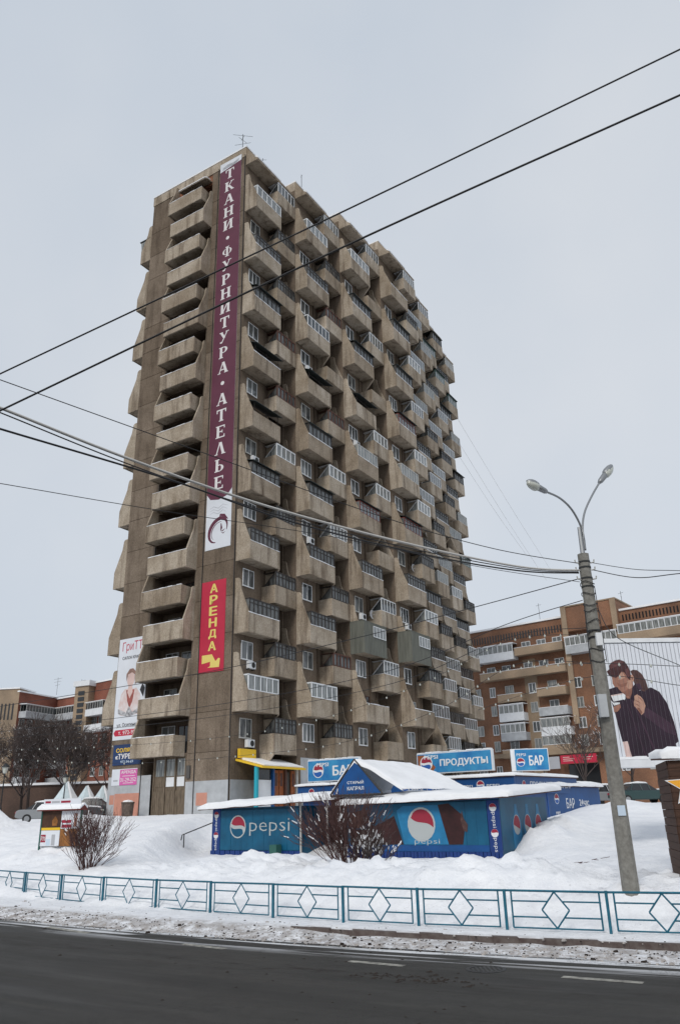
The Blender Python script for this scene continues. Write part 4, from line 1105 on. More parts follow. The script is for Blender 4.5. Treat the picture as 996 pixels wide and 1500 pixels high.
def roof_sign(name, label, x0, x1, z0, z1, y, word, wx, ww, wh, ex, er, prod=False, lightbox=False, ang=0):
    o = thing(name, label, 'sign', tuple(kw(x0, y, z0)), KA+ang)
    w, h = x1-x0, z1-z0
    b = MB(); b.box(0, w, .02, .28, 0, h); b.build('box', ['white_frame'], o)
    b = MB(); b.box(.05, w-.05, -.012, .018, .05, h-.05); b.build('face', ['sky_print'], o)
    if prod:
        b = MB(); b.prism([(.08, .1), (.08, h-.1), (.5, h-.1), (1.2, h*.3), (1.0, .1)], F, -.013, -.016, 0); b.build('print', ['orange_panel'], o)
    globe('emblem', o, ex, h*.5, er, -.018)
    text('PEPSI', o, 'logo_white', ex+er*.9, h*.5+er*.9, er*2.4, er*.55, -.03, bold=.02)
    text(word, o, 'logo_white', wx, h*.47, ww, wh, -.018, bold=.03)
    b = MB()
    for i in range(9): b.box(w*i/9+.05, w*(i+1)/9-.05, 0, .28, h+.004, h+.04+.03*random.random())
    b.build('snow_cap', ['snow'], o)
    for x in (.3, w*.5, w-.3):
        b = MB(); b.tube([(x, .15, 0), (x, .15, -.6)], .03, 5); b.tube([(x, .15, .3), (x, .9, -.55)], .025, 5); b.build('strut', ['dark_metal'], o)
    return o
roof_sign('roof_sign', 'blue roof sign reading bar, close behind the triangular gable', 1.1, 5.0, 4.85, 6.12, 7.0, 'БАР', 2.75, 1.55, .55, .85, .38)
roof_sign('roof_sign', 'long blue roof sign with the word for groceries and an orange corner', 9.0, 13.65, 4.95, 6.05, 7.0, 'ПРОДУКТЫ', 2.95, 2.9, .42, .62, .36, prod=True)
p = at(750, 1130, 50)
sg = thing('roof_sign', 'small white-edged bar lightbox at the far end of the shop roof', 'sign', tuple(p), R(-6))
b = MB(); b.box(0, 2.25, .02, .3, 0, 1.3); b.build('box', ['white_frame'], sg)
b = MB(); b.box(.25, 2.2, -.012, .018, .05, 1.25); b.build('face', ['sky_print'], sg)
globe('emblem', sg, .56, .52, .23, -.018); text('PEPSI', sg, 'logo_white', .62, .95, .55, .16, -.018); text('БАР', sg, 'logo_white', 1.5, .6, .85, .55, -.018, bold=.03)
for x in (.3, 1.9):
    b = MB(); b.tube([(x, .15, 0), (x, .15, -.75)], .03, 5); b.build('strut', ['dark_metal'], sg)

# ------------------------------------------------------------------ bar annexe, half buried in the snow
A0 = Vector((11.2, 46.9, 0)); A1 = Vector((15.9, 52.5, 0)); ad = (A1-A0); AL = ad.length; aa = math.atan2(ad.y, ad.x)
bar = thing('bar_annexe', 'deep blue flat-roofed bar block half buried in drifted snow', 'bar', (A0.x, A0.y, 2.0), aa)
b = MB(); b.box(0, AL, 0, 6, -1, 2.15); b.build('wall', ['kiosk_blue'], bar)
b = MB(); b.box(-1.9, .0, .003, 6, -1, 2.2); b.build('side_wall', ['kiosk_deep_blue'], bar)
b = MB(); b.box(.02, .1, -.05, -.002, -1, 2.14); b.build('corner_trim', ['logo_blue'], bar)
globe('emblem', bar, 1.25, 1.5, .26, -.006, mats=('logo_white', 'logo_red', 'logo_blue'))
text('pepsi', bar, 'logo_white', 1.25, .75, .5, .2, -.006)
text('БАР', bar, 'logo_white', 3.0, 1.25, 1.1, .55, -.006, bold=.0); text('24час', bar, 'logo_white', 4.9, 1.28, 1.35, .36, -.006)
snow_roof(-2.0, AL+.15, -.2, 6, 2.22, 2.22, .1, 'roof', 24, th=.25, parent=bar)

# ------------------------------------------------------------------ stair rail
hr = thing('stair_handrail', 'thin dark stair handrail rising beside the pavilion', 'handrail', tuple(kw(-2.3, 0, 0)))
P0, P1 = at(270, 1222, 46), at(312, 1205, 47.2)
for i, pp_ in enumerate((P0, P1)):
    b = MB(); b.tube([pp_-kw(-2.3, 0, 0), Vector((pp_.x, pp_.y, ground_z(pp_.x, pp_.y)-.5))-kw(-2.3, 0, 0)], .03, 6); b.build('post', ['dark_metal'], hr)
b = MB(); b.tube([P0-kw(-2.3, 0, 0)+Vector((-.15, 0, -.3)), P0-kw(-2.3, 0, 0)+Vector((-.1, 0, -.03)), P0-kw(-2.3, 0, 0), P1-kw(-2.3, 0, 0)], .03, 6); b.build('rail', ['dark_metal'], hr)

# ------------------------------------------------------------------ road railing with diamonds
posts = [(-17.4, 38.9), (-15.15, 36.6), (-12.95, 34.35), (-10.8, 32.27), (-8.66, 30.34), (-6.38, 28.52), (-4.33, 26.97), (-2.25, 25.48), (-.19, 24.05), (1.78, 22.85), (3.88, 21.8), (6.12, 20.75), (8.4, 19.75), (10.7, 18.8)]
fence = thing('road_railing', 'low blue-green steel railing with diamond panels along the pavement', 'railing', (posts[0][0], posts[0][1], 0))
FO = Vector((posts[0][0], posts[0][1], 0))
for i, (x, y) in enumerate(posts):
    b = MB(); b.box(-.032, .032, -.032, .032, -.05, 1.10)
    a = math.atan2(-.72, 1) if i else 0
    po = b.build('post', ['fence_paint'], fence, (x-FO.x, y-FO.y, 0), R(-38+i*1.2), bevel=.004)
for i in range(len(posts)-1):
    A = Vector(posts[i]+(0,)); B = Vector(posts[i+1]+(0,)); d = B-A; L_ = d.length; rz = math.atan2(d.y, d.x)
    pn = put('panel', None, fence, tuple(A-FO), rz)
    jz = random.uniform(-.012, .012)
    def bar_(name, p, q, w=.022):
        b = MB(); b.tube([p, q], w, 4); return b.build(name, ['fence_paint'], pn)
    bar_('top_rail', (.02, 0, 1.07+jz), (L_-.02, 0, 1.07-jz), .026); bar_('bottom_rail', (.16, 0, .25), (L_-.16, 0, .25), .018)
    x0, x1, xm = .17, L_-.17, L_/2; w = .33
    bar_('upright', (x0, 0, .25), (x0, 0, 1.06)); bar_('upright', (x1, 0, .25), (x1, 0, 1.06))
    for z in (.49, .84):
        k = abs(z-.655)/.405*w; k = w-k
        bar_('cross_bar', (x0, 0, z), (xm-k, 0, z), .018); bar_('cross_bar', (xm+k, 0, z), (x1, 0, z), .018)
    for sx in (-1, 1):
        bar_('diamond_bar', (xm, 0, 1.055), (xm+sx*w, 0, .655), .020); bar_('diamond_bar', (xm+sx*w, 0, .655), (xm, 0, .255), .020)
# ------------------------------------------------------------------ street pole with two lamps
PX, PY = 7.13, 22.0; pg = ground_z(PX, PY)
pole = thing('street_lamp', 'concrete street pole with two curved lamp arms and many cables', 'street lamp', (PX, PY, pg-.3))
pz = pg-.3; TOPZ = 9.94-pz
b = MB(); b.tube([(0, 0, 0), (0, 0, TOPZ*.5), (0, 0, TOPZ)], [.225, .195, .168], 10); b.build('shaft', ['pole_concrete'], pole, smooth=False)
b = MB(); b.tube([(0, 0, TOPZ-.1), (0, 0, TOPZ+.85)], [.075, .055], 8); b.build('mast_sleeve', ['grey_metal'], pole)
def rel(px, py, Y): return at(px, py, Y)-Vector((PX, PY, pz))
def curve(pts, n=8):
    out = []; P = [pts[0]]+list(pts)+[pts[-1]]
    for i in range(1, len(P)-2):
        for k in range(n):
            t = k/n; p0, p1, p2, p3 = P[i-1], P[i], P[i+1], P[i+2]
            out.append(.5*((2*p1)+(p2-p0)*t+(2*p0-5*p1+4*p2-p3)*t*t+(3*p1-p0-3*p2+p3)*t*t*t))
    out.append(pts[-1]); return out
for pts, lamp in (([(857, 806, 22), (852, 776, 22), (838, 748, 21.8), (820, 730, 21.5), (799, 720, 21.2)], ((799, 720, 21.2), (771, 705, 20.9))),
                  ([(857, 806, 22), (853, 775, 22), (856, 750, 22.3), (866, 727, 22.6), (878, 706, 22.9)], ((878, 706, 22.9), (896, 682, 23.2)))):
    c = curve([rel(*p) for p in pts])
    b = MB(); b.tube(c, .032, 7); b.build('lamp_arm', ['grey_metal'], pole, smooth=True)
    A, B = rel(*lamp[0]), rel(*lamp[1]); d = B-A
    b = MB(); b.tube([A-d*.06, A+d*.05, A+d*.38, A+d*.42], [.05, .085, .10, .09], 10); hd = b.build('lamp_head', ['grey_metal'], pole, smooth=True)
    pr = [(.40, .09), (.48, .125), (.62, .14), (.78, .125), (.92, .08), (1.0, .02)]
    b = MB(); b.tube([A+d*t-Vector((0, 0, .02)) for t, _ in pr], [r for _, r in pr], 12); b.build('diffuser', ['lamp_glass'], hd, smooth=True)
    b = MB(); b.tube([A+d*t+Vector((0, 0, .025)) for t, _ in pr], [r*.93 for _, r in pr], 12); b.build('hood', ['grey_metal'], hd, smooth=True)
for z in (TOPZ-.25, TOPZ-.42, TOPZ-.75, TOPZ-1.0, TOPZ-2.3, TOPZ-2.5):
    b = MB(); r = .168+.057*(TOPZ-z)/TOPZ
    b.tube([(0, 0, z-.025), (0, 0, z+.025)], r+.012, 10); b.build('strap', ['dark_metal'], pole)
for z in (TOPZ-.28, TOPZ-.5, TOPZ-.78):
    for sx in (-1, 1):
        b = MB(); b.tube([(sx*.17, -.05, z), (sx*.27, -.05, z+.02), (sx*.28, -.05, z+.10)], .022, 6); b.build('insulator', ['pale_frame'], pole)
b = MB(); b.box(-.24, -.02, -.34, -.18, TOPZ-4.7, TOPZ-4.1); b.build('fuse_box', ['grey_paint'], pole)
b = MB(); b.box(-.05, .12, -.30, -.18, TOPZ-2.75, TOPZ-2.4); b.build('fuse_box', ['white_frame'], pole)
b = MB(); b.box(-.12, .08, -.235, -.222, 2.0, 2.25); b.build('pasted_notice', ['light_blue_print'], pole)
b = MB(); b.box(-.12, .12, -.245, -.23, 2.0, 2.12); 
b = MB(); b.tube([(-.2, -.1, TOPZ-1.5), (-.24, -.08, TOPZ-3), (-.22, -.1, TOPZ-5)], .015, 5); b.tube([(.16, -.12, TOPZ-1), (.2, -.12, TOPZ-3.2)], .012, 5); b.build('riser_cable', ['cable'], pole)
for k in range(9):
    z = TOPZ-.9-.27*k-.05*(k % 3); b = MB()
    b.tube([(.2*math.cos(a), .2*math.sin(a)-.01, z+.05*math.sin(a*2+k)) for a in [i*PI/6 for i in range(-6, 7)]], .012, 5); b.build('wrapped_cable', ['cable'], pole)

# ------------------------------------------------------------------ overhead cables
def cable_path(pts, n=14): return curve([Vector(p) for p in pts], n)
def cable(label, pts, r, m='cable', cat='cable', group=None, n=14):
    c = cable_path(pts, n); o = c[0]
    b = MB(); b.tube([p-o for p in c], r, 6)
    return tag(b.build('overhead_cable', [m], None, tuple(o), smooth=True), label, cat, group)
def away(p, q, k): return p+(p-q)*k
w1 = [at(0, 548, 14.0), at(498, 312, 12.2), at(996, 72, 10.6)]
cable('higher thick black contact wire crossing high over the road', [away(w1[0], w1[1], .8)]+w1+[away(w1[2], w1[1], .6)], .017)
w2 = [at(0, 602, 13.0), at(498, 364, 11.3), at(996, 139, 9.8)]
cable('lower thick black contact wire crossing high over the road', [away(w2[0], w2[1], .8)]+w2+[away(w2[2], w2[1], .6)], .019)
ptop = Vector((PX, PY, 0))
def hook(z, dx=-.22): return Vector((PX+dx, PY-.05, z))
zt_ = 9.94
def span(label, pix, zhook, r, m='cable', dx=-.22, ext=.9, group=None):
    pts = [at(*p) for p in pix]; pts = [away(pts[0], pts[1], ext)]+pts+[hook(zhook, dx)]
    return cable(label, pts, r, m, group=group)
span('thin cable from the pole top, highest of the fan of cables', [(0, 556, 15), (300, 664, 17.5), (560, 757, 19.6), (720, 803, 20.9)], zt_-.28, .011)
span('thick pale bundled cable slung to the street pole', [(0, 597, 13.5), (200, 676, 15.5), (400, 744, 17.8), (600, 797, 19.8), (760, 830, 21.2)], zt_-.5, .030, 'grey_cable')
span('black cable hanging close under the pale bundle', [(0, 604, 13.5), (200, 684, 15.4), (400, 752, 17.7), (600, 803, 19.7), (760, 833, 21.1)], zt_-.55, .014)
span('thick dark cable, second lowest of the fan to the pole', [(0, 628, 13), (250, 703, 15.7), (430, 765, 17.8), (620, 812, 19.8), (760, 836, 21.1)], zt_-.58, .021, 'cable')
span('thin sagging cable, lowest of the fan to the pole', [(0, 708, 14), (230, 747, 16.5), (480, 785, 18.8), (700, 830, 20.6)], zt_-.85, .008)
span('service cable running from the pole down past the tower foot', [(0, 1035, 40), (300, 985, 34), (520, 935, 29), (700, 888, 25.5)], zt_-.75, .014, ext=.3)
span('low service cable passing in front of the tower doorway', [(0, 1072, 42), (300, 1035, 36), (560, 985, 30), (740, 915, 25)], zt_-1.4, .012, ext=.3)
span('second low service cable sagging under the first', [(0, 1082, 44), (300, 1052, 38), (560, 1005, 31), (740, 935, 25.5)], zt_-2.2, .011, ext=.3)
cable('upper cable leaving the pole along the pavement', [hook(zt_-.28, .22), at(930, 834, 20.5), at(996, 836, 19.2), at(1150, 842, 16)], .010)
cable('lower cable leaving the pole along the pavement', [hook(zt_-.5, .22), at(930, 846, 20.5), at(996, 840, 19.2), at(1150, 825, 16)], .013)
cable('drop cable slanting from the pole across the billboard', [hook(zt_-1.7, .2), at(905, 935, 24), at(996, 975, 26), at(1100, 1020, 28)], .012)
for a_, b_ in (((668, 610, 70), (808, 838, 96)), ((668, 642, 70), (800, 850, 96)), ((672, 668, 70), (770, 812, 92))):
    cable('faint thin guy wire strung from the tower to the brick block', [at(*a_), (at(*a_)+at(*b_))*.5-Vector((0, 0, .3)), at(*b_)], .012, 'grey_cable', group='faint guy wires beside the tower')
BULB = MB(); BULB.lathe([(.01, .03), (.014, .01), (.034, -.015), (.036, -.04), (.02, -.065), (.004, -.075)], 8); BULB = BULB.mesh('bulb', ['lamp_glass'], smooth=True)
def garland(label, pix, n, r=.009, ext=0, hk=None):
    pts = [at(*p) for p in pix]+([hk] if hk else [])
    c = cable_path(pts, 16); o = c[0]
    t = thing('light_garland', label, 'light string', tuple(o), 0, 'festoon light strings')
    b = MB(); b.tube([p-o for p in c], r, 5); b.build('wire', ['cable'], t)
    L = [0]
    for p, q in zip(c, c[1:]): L.append(L[-1]+(q-p).length)
    for i in range(n):
        s_ = L[-1]*(i+.5)/n; k = max(j for j in range(len(L)) if L[j] <= s_)
        k = min(k, len(c)-2); p = c[k].lerp(c[k+1], (s_-L[k])/max(1e-6, L[k+1]-L[k]))
        put('bulb', BULB, t, tuple(p-o))
garland('festoon light string sagging across the tower front above the gable', [(20, 1098, 48), (180, 1092, 46), (340, 1078, 44), (480, 1050, 40), (620, 1000, 35), (740, 940, 28)], 34, hk=hook(zt_-2.4))
garland('lower festoon light string crossing the tower doorway', [(20, 1112, 48), (180, 1118, 46), (340, 1108, 44), (500, 1088, 40), (640, 1040, 34), (750, 975, 27)], 36, hk=hook(zt_-3.2))
garland('festoon light string across the top of the billboard', [(700, 985, 36), (790, 975, 30), (880, 972, 24), (996, 976, 21), (1080, 980, 19)], 14)
garland('festoon light string across the billboard portrait', [(700, 1040, 36), (790, 1010, 30), (880, 990, 24), (996, 1004, 21), (1080, 1010, 19)], 14)
# ------------------------------------------------------------------ brown timber kiosk at the right
bp = at(960, 1112, 23); BKX = 8.98; bg0 = .5
bk = thing('timber_kiosk', 'dark brown plank kiosk with snow on its roof and an orange star', 'kiosk', (BKX, 23, bg0), R(-14))
for side in (0, 1):
    for i in range(17):
        b = MB(); z0 = i*.215; z1 = z0+.205; j = .008*(i % 3)
        if side == 0: b.box(0, 3.4, -.02-j, .05, z0, z1)
        else: b.box(-.02-j, .05, .055, 2.6, z0, z1)
        b.build('plank', ['brown_board'], bk)
b = MB(); b.box(.06, 3.38, .06, 2.58, 0, 3.64); b.build('frame', ['rust_frame'], bk)
r_ = snow_roof(-.12, 3.6, -.15, 2.8, 3.72, 3.72, .15, 'roof', 16, th=.28, parent=bk)
b = MB(); st = []
for i in range(10):
    a = PI/2+i*PI/5; rr = .62 if i % 2 == 0 else .27; st.append((.5+rr*math.cos(a), 2.95+rr*.8*math.sin(a)))
b.prism([(.5+(x-.5)*1.12, 2.95+(z-2.95)*1.12) for x, z in st], F, -.045, -.05, 1); b.prism(st, F, -.051, -.056, 0)
b.build('star_emblem', ['orange_print', 'logo_white'], bk)

# ------------------------------------------------------------------ billboard with the drinking man
BBY = 32.0; bl = at(893, 1105, BBY); bbx0, bbz0, bbz1 = 10.45, 4.80, 9.25
bb = thing('billboard', 'large slatted billboard showing a dark-haired man in a fur-collared coat drinking from a white cup', 'billboard', (bbx0, BBY, bbz0), R(3))
BBW, BBH = 6.0, bbz1-bbz0
for i in range(36):
    w = BBW/36
    b = MB(); b.box(i*w+.006, (i+1)*w-.006, 0, .05, 0, BBH); b.build('slat', ['white_print'], bb)
b = MB(); b.box(-.12, BBW+.12, .06, .4, -.12, BBH+.12); b.build('frame', ['grey_metal'], bb)
b = MB(); b.box(-.12, BBW+.12, -.05, .4, BBH+.03, BBH+.2); tr = b.build('top_trim', ['white_frame'], bb)
b = MB(); b.box(-.12, BBW+.12, -.3, .4, -.42, -.13); b.build('ledge', ['white_frame'], bb)
b = MB()
for i in range(14): b.box(BBW*i/14-.1, BBW*(i+1)/14-.1, -.31, -.0, -.128, -.05+.05*random.random())
b.build('ledge_snow', ['snow'], bb)
b = MB(); b.box(2.4, 2.9, .1, .5, -4.6, -.43); b.build('leg', ['grey_metal'], bb)
# the print: pixel grid of the poster (x 0..860 , y 0..1290 in poster units)
def pu(x, y): return ((x-60)*.0039-.02, BBH-(y-240)*.0044)
def pr(b, pts, lay, mi): b.prism([pu(*p) for p in pts], F, -.002-.0016*lay, -.0035-.0016*lay, mi)
b = MB()
pr(b, [(110, 660), (200, 640), (330, 700), (560, 650), (640, 690), (700, 790), (740, 960), (755, 1130), (720, 1150), (735, 1260), (520, 1262), (250, 1282), (225, 1120), (175, 1125), (150, 950), (140, 860), (108, 700)], 0, 0)      # coat
pr(b, [(480, 830), (560, 880), (660, 940), (730, 1000), (740, 1080), (640, 1050), (520, 960), (420, 890)], 1, 1)                      # sleeve
def pf_(pts, lay, mi): pr(b, [(65+.524*x, 326+.524*y) for x, y in pts], lay, mi)
pf_([(580, 330), (640, 305), (720, 315), (800, 380), (860, 500), (885, 640), (800, 690), (700, 650), (620, 540), (610, 430)], 2, 2)       # fur hood
pf_([(640, 560), (720, 540), (770, 640), (690, 670)], 3, 1)
pf_([(80, 650), (250, 590), (330, 690), (240, 720), (90, 735)], 2, 0)
pf_([(190, 430), (280, 430), (300, 600), (220, 605), (185, 540)], 3, 8)
pf_([(270, 440), (330, 400), (390, 330), (440, 340), (480, 400), (560, 460), (595, 520), (590, 600), (545, 700), (490, 805), (430, 805), (390, 745), (340, 690), (290, 640), (268, 590)], 4, 8)   # face
pf_([(330, 400), (395, 345), (430, 360), (455, 440), (380, 470), (310, 480)], 5, 3)
pf_([(480, 500), (560, 480), (585, 540), (560, 620), (500, 640), (450, 600)], 5, 3)
pf_([(270, 520), (340, 558), (430, 538), (485, 525), (445, 585), (350, 605), (285, 575)], 6, 4)   # eyes in shade
pf_([(345, 690), (400, 680), (470, 640), (545, 645), (545, 700), (490, 800), (430, 803), (390, 745)], 6, 4)
pf_([(400, 755), (470, 765), (480, 790), (430, 795)], 7, 8)
pf_([(560, 620), (640, 545), (700, 660), (630, 730), (560, 770), (500, 810), (545, 700)], 7, 0)
pf_([(570, 395), (612, 395), (632, 450), (610, 512), (570, 512), (556, 465)], 7, 3); pf_([(585, 425), (608, 430), (600, 480), (580, 480)], 8, 4)
pf_([(100, 330), (160, 290), (165, 230), (210, 180), (300, 140), (390, 122), (490, 160), (550, 250), (572, 330), (568, 420), (545, 490), (510, 460), (480, 400), (445, 345), (395, 335), (340, 395), (270, 445), (190, 425), (130, 390)], 8, 5)
pf_([(170, 235), (250, 165), (390, 128), (470, 165), (420, 225), (280, 255), (185, 285)], 9, 9)
pf_([(470, 300), (545, 270), (560, 400), (520, 440), (480, 380)], 9, 9)
pf_([(110, 742), (350, 710), (382, 740), (372, 815), (150, 852)], 8, 6); pf_([(352, 708), (402, 742), (392, 805), (370, 832), (362, 805), (380, 770), (372, 742)], 9, 6)
pf_([(112, 742), (350, 712), (352, 728), (118, 760)], 9, 7)
pf_([(88, 820), (140, 868), (270, 866), (265, 892), (150, 920), (110, 862)], 9, 6)
pf_([(130, 940), (270, 892), (276, 950), (200, 1022), (130, 1032)], 9, 8)
pf_([(580, 760), (640, 735), (700, 770), (745, 825), (772, 930), (720, 1050), (660, 1087), (600, 990), (545, 930), (550, 860), (570, 820)], 9, 3)
for a0, a1, a2, a3 in (((565, 828), (640, 850), (690, 900), (640, 868)), ((550, 885), (620, 905), (660, 950), (612, 922)), ((640, 770), (700, 800), (735, 860), (690, 820)), ((590, 960), (640, 965), (690, 1040), (655, 1080))): pf_([a0, a1, a2, a3], 10, 4)
pr(b, [(330, 760), (345, 760), (520, 1260), (500, 1262)], 8, 1); pr(b, [(280, 800), (288, 800), (400, 1270), (390, 1272)], 8, 1)
pr(b, [(178, 1125), (228, 1122), (252, 1284), (190, 1288)], 2, 7)
b.build('portrait_print', ['coat_print', 'coat_light_print', 'fur_print', 'skin_print', 'skin_shadow_print', 'hair_print', 'white_frame', 'pale_skin_print', 'skin_mid_print', 'hair_light_print'], bb)
b = MB()
for i in range(1, 36): b.box(i*BBW/36-.003, i*BBW/36+.003, -.023, -.019, .01, BBH-.01)
stuff(b.build('slat_joints', ['slat_gap'], bb))
# ------------------------------------------------------------------ brick apartment blocks behind
def frame_from(A, B):
    d = Vector((B[0]-A[0], B[1]-A[1], 0)); return math.atan2(d.y, d.x), d.length
BW_ = {}
def bwin(w, h, n, frame='white_frame', glass='glass'):
    """window for far facades: local -y is outwards"""
    key = (w, h, n, frame, glass)
    if key not in BW_:
        b = MB(); b.box(-w/2, w/2, -.05, .02, 0, h, 1); t = .09
        b.box(-w/2, w/2, -.10, -.03, -.08, t*.6, 0); b.box(-w/2, w/2, -.10, -.03, h-t, h, 0)
        for i in range(n+1):
            x = -w/2+(w-t)*i/n; b.box(x, x+t, -.098, -.028, .01, h-.01, 0)
        BW_[key] = b.mesh('window', [frame, glass])
    return BW_[key]
def bbalcony(w, dep, m, glazed, frame='white_frame', glass='curtain_glass', h=1.15):
    key = ('bal', w, dep, m, glazed, frame, glass)
    if key not in BW_:
        b = MB(); b.box(0, w, -dep, 0, -.18, 0, 0); b.box(0, w, -dep, -dep+.1, .003, 1.0, 0); b.box(0, .1, -dep+.1, 0, .003, 1.0, 0); b.box(w-.1, w, -dep+.1, 0, .003, 1.0, 0)
        b.box(-.02, w+.02, -dep-.03, -dep+.12, 1.003, 1.06, 3)
        if glazed:
            n = max(3, int(w/.8)); t = .09
            b.box(.02, w-.02, -dep+.03, -dep+.05, 1.06, 2.2, 2); b.box(.02, w-.02, -dep, -dep+.08, 2.2, 2.32, 1)
            for i in range(n+1):
                x = .02+(w-.04-t)*i/n; b.box(x, x+t, -dep, -dep+.07, 1.062, 2.2, 1)
            b.box(-.05, w+.05, -dep-.08, 0, 2.325, 2.42, 3)
        BW_[key] = b.mesh('balcony', [m, frame, glass, 'snow'])
    return BW_[key]
# right-hand block
A, B = (22.6-.784*8, 128+.62*8), (22.6+.784*36, 128-.62*36)
ra, rl = frame_from(A, B)
blk = thing('brick_apartment_block', 'long orange brick apartment block with stacked white balconies behind the billboard', 'apartment building', (A[0], A[1], 2.5), ra)
b = MB(); b.box(0, rl, 0, 14, 0, 25.6); b.build('wall', ['brick_orange'], blk)
b = MB(); b.box(0, 22.2, .6, 14, 25.6, 28.2); b.build('attic_wall', ['brick_orange'], blk)
b = MB(); b.box(22.21, rl, .25, 14, 25.6, 27.6); b.build('attic_wall', ['brick_orange'], blk)
b = MB(); b.box(22.8, 31.2, -.9, 8, 25.6, 29.3); b.build('stair_head', ['brick_orange'], blk)
for x in (22.75, 30.5): 
    b = MB(); b.box(x, x+.8, -1.15, -.92, 12, 29.35); b.build('pilaster', ['brick_beige'], blk)
b = MB(); b.box(-.1, 22.3, .35, 14.1, 28.22, 28.5); b.build('cornice', ['snow'], blk)
b = MB(); b.box(31.3, rl+.1, .0, 14.1, 27.62, 27.9); b.build('cornice', ['snow'], blk)
b = MB(); b.box(22.7, 31.3, -1.0, 8, 29.36, 29.55); b.build('cornice', ['brick_beige'], blk)
for i in range(44):                                     # slit ventilation openings in the attic
    x = .6+i*.49
    b = MB(); b.box(x, x+.2, .53, .597, 26.1, 27.2); b.build('attic_slit', ['dark_glass'], blk)
for i in range(22):
    x = 31.6+i*.49
    if x < rl-.5: b = MB(); b.box(x, x+.2, .18, .247, 26.1, 27.0); b.build('attic_slit', ['dark_glass'], blk)
# deep top-floor loggias with snow covered ledges
for x0, x1, z, gl, m in ((8.2, 14.4, 22.8, True, 'white_frame'), (14.6, 22.6, 23.2, False, 'brick_beige'), (23, 31, 22.3, True, 'grey_paint'), (31.2, rl-.1, 22.9, True, 'brick_beige'), (8.2, 22.6, 19.9, False, 'brick_beige'), (2, 8, 22.6, True, 'grey_paint')):
    put('balcony', bbalcony(x1-x0, 1.6, m, gl), blk, (x0, 0, z))
for z in (20.2, 23.5):
    for x in (9.5, 12.2, 16.0, 18.6, 21.2): put('window', bwin(1.5, 1.6, 2, 'white_frame', 'glass'), blk, (x, 0, z+.2))
fl = [17.2, 14.3, 11.4, 8.9, 5.2]
for r_i, z in enumerate(fl):
    if r_i < 4: put('balcony', bbalcony(4.2, 1.5, ('brick_beige', 'white_frame', 'grey_paint', 'brick_beige', 'white_frame')[r_i], r_i in (1, 2, 4), 'white_frame', 'curtain_glass'), blk, (10.9, 0, z-.9))
    if r_i < 4: put('balcony', bbalcony(4.6, 1.5, ('brick_beige', 'grey_paint', 'white_frame', 'brick_beige', 'grey_paint')[r_i], r_i in (2, 3, 4), 'pale_frame', 'curtain_glass'), blk, (17.6, 0, z-.6))
    for k, (x, w) in enumerate(((9.4, 1.0), (12.4, 1.5), (16.3, 1.2), (19.6, 1.5), (23.6, 1.2), (26.4, 1.2), (29.0, 1.2), (6.6, 1.4), (3.6, 1.4), (33, 1.4), (36.5, 1.4), (40, 1.4))):
        if x < rl-1 and not (r_i == 4 and 16 < x < 28): put('window', bwin(w, 1.5, 2, ('white_frame', 'pale_frame')[(k+r_i) % 2], ('glass', 'curtain_glass')[(k*3+r_i) % 2]), blk, (x, 0, z+.1))
for x0, x1 in ((15.4, 16.9),):
    b = MB(); b.box(x0-.3, x1+.3, -.04, -.002, 5, 22.5); b.build('brick_pier', ['brick_beige'], blk)
b = MB(); b.box(9, 31, -1.6, -.01, 7.9, 8.5); b.build('canopy', ['brick_beige'], blk)
b = MB(); b.box(20.2, 25.6, -1.75, -1.62, 6.5, 7.7); sgn = b.build('shop_fascia', ['red_print'], blk)
for x_, z_, w_ in ((20.6, 7.35, 1.0), (20.6, 7.1, 1.7), (20.6, 6.85, 1.5), (23.6, 7.25, 1.5), (23.6, 6.95, 1.2)):
    b = MB(); b.box(x_, x_+w_, -1.757, -1.752, z_, z_+.09); b.build('printed_line', ['pale_skin_print'], sgn)
b = MB(); b.box(20.6, 25.2, -.06, -.002, 0, 6.5); b.build('passage_shade', ['dark_glass'], blk)  # flat dark sheet on the wall, painting the shade inside the archway
b = MB(); b.box(17.4, 20.0, -1.7, -1.62, 5.9, 7.6); b.build('poster_panel', ['grey_print'], blk)
for x in (17.5, 25.5, 31.0): tag(put('rooftop_aerial', aerial(3.5, [(3.2, .5, .3), (2.6, .5, 1.4)]), None, tuple(Vector((A[0], A[1], 2.5+28.3 if x < 22 else (29.5+2.5 if x < 31 else 30.3)))+Vector((math.cos(ra), math.sin(ra), 0))*x+Vector((-math.sin(ra), math.cos(ra), 0))*3)), {17.5: 'thin aerial on the orange block roof beside its raised stair head', 25.5: 'thin aerial on top of the raised brick stair head', 31.0: 'thin aerial on the orange block roof over the billboard'}[x], 'aerial', 'aerials on the orange brick block')
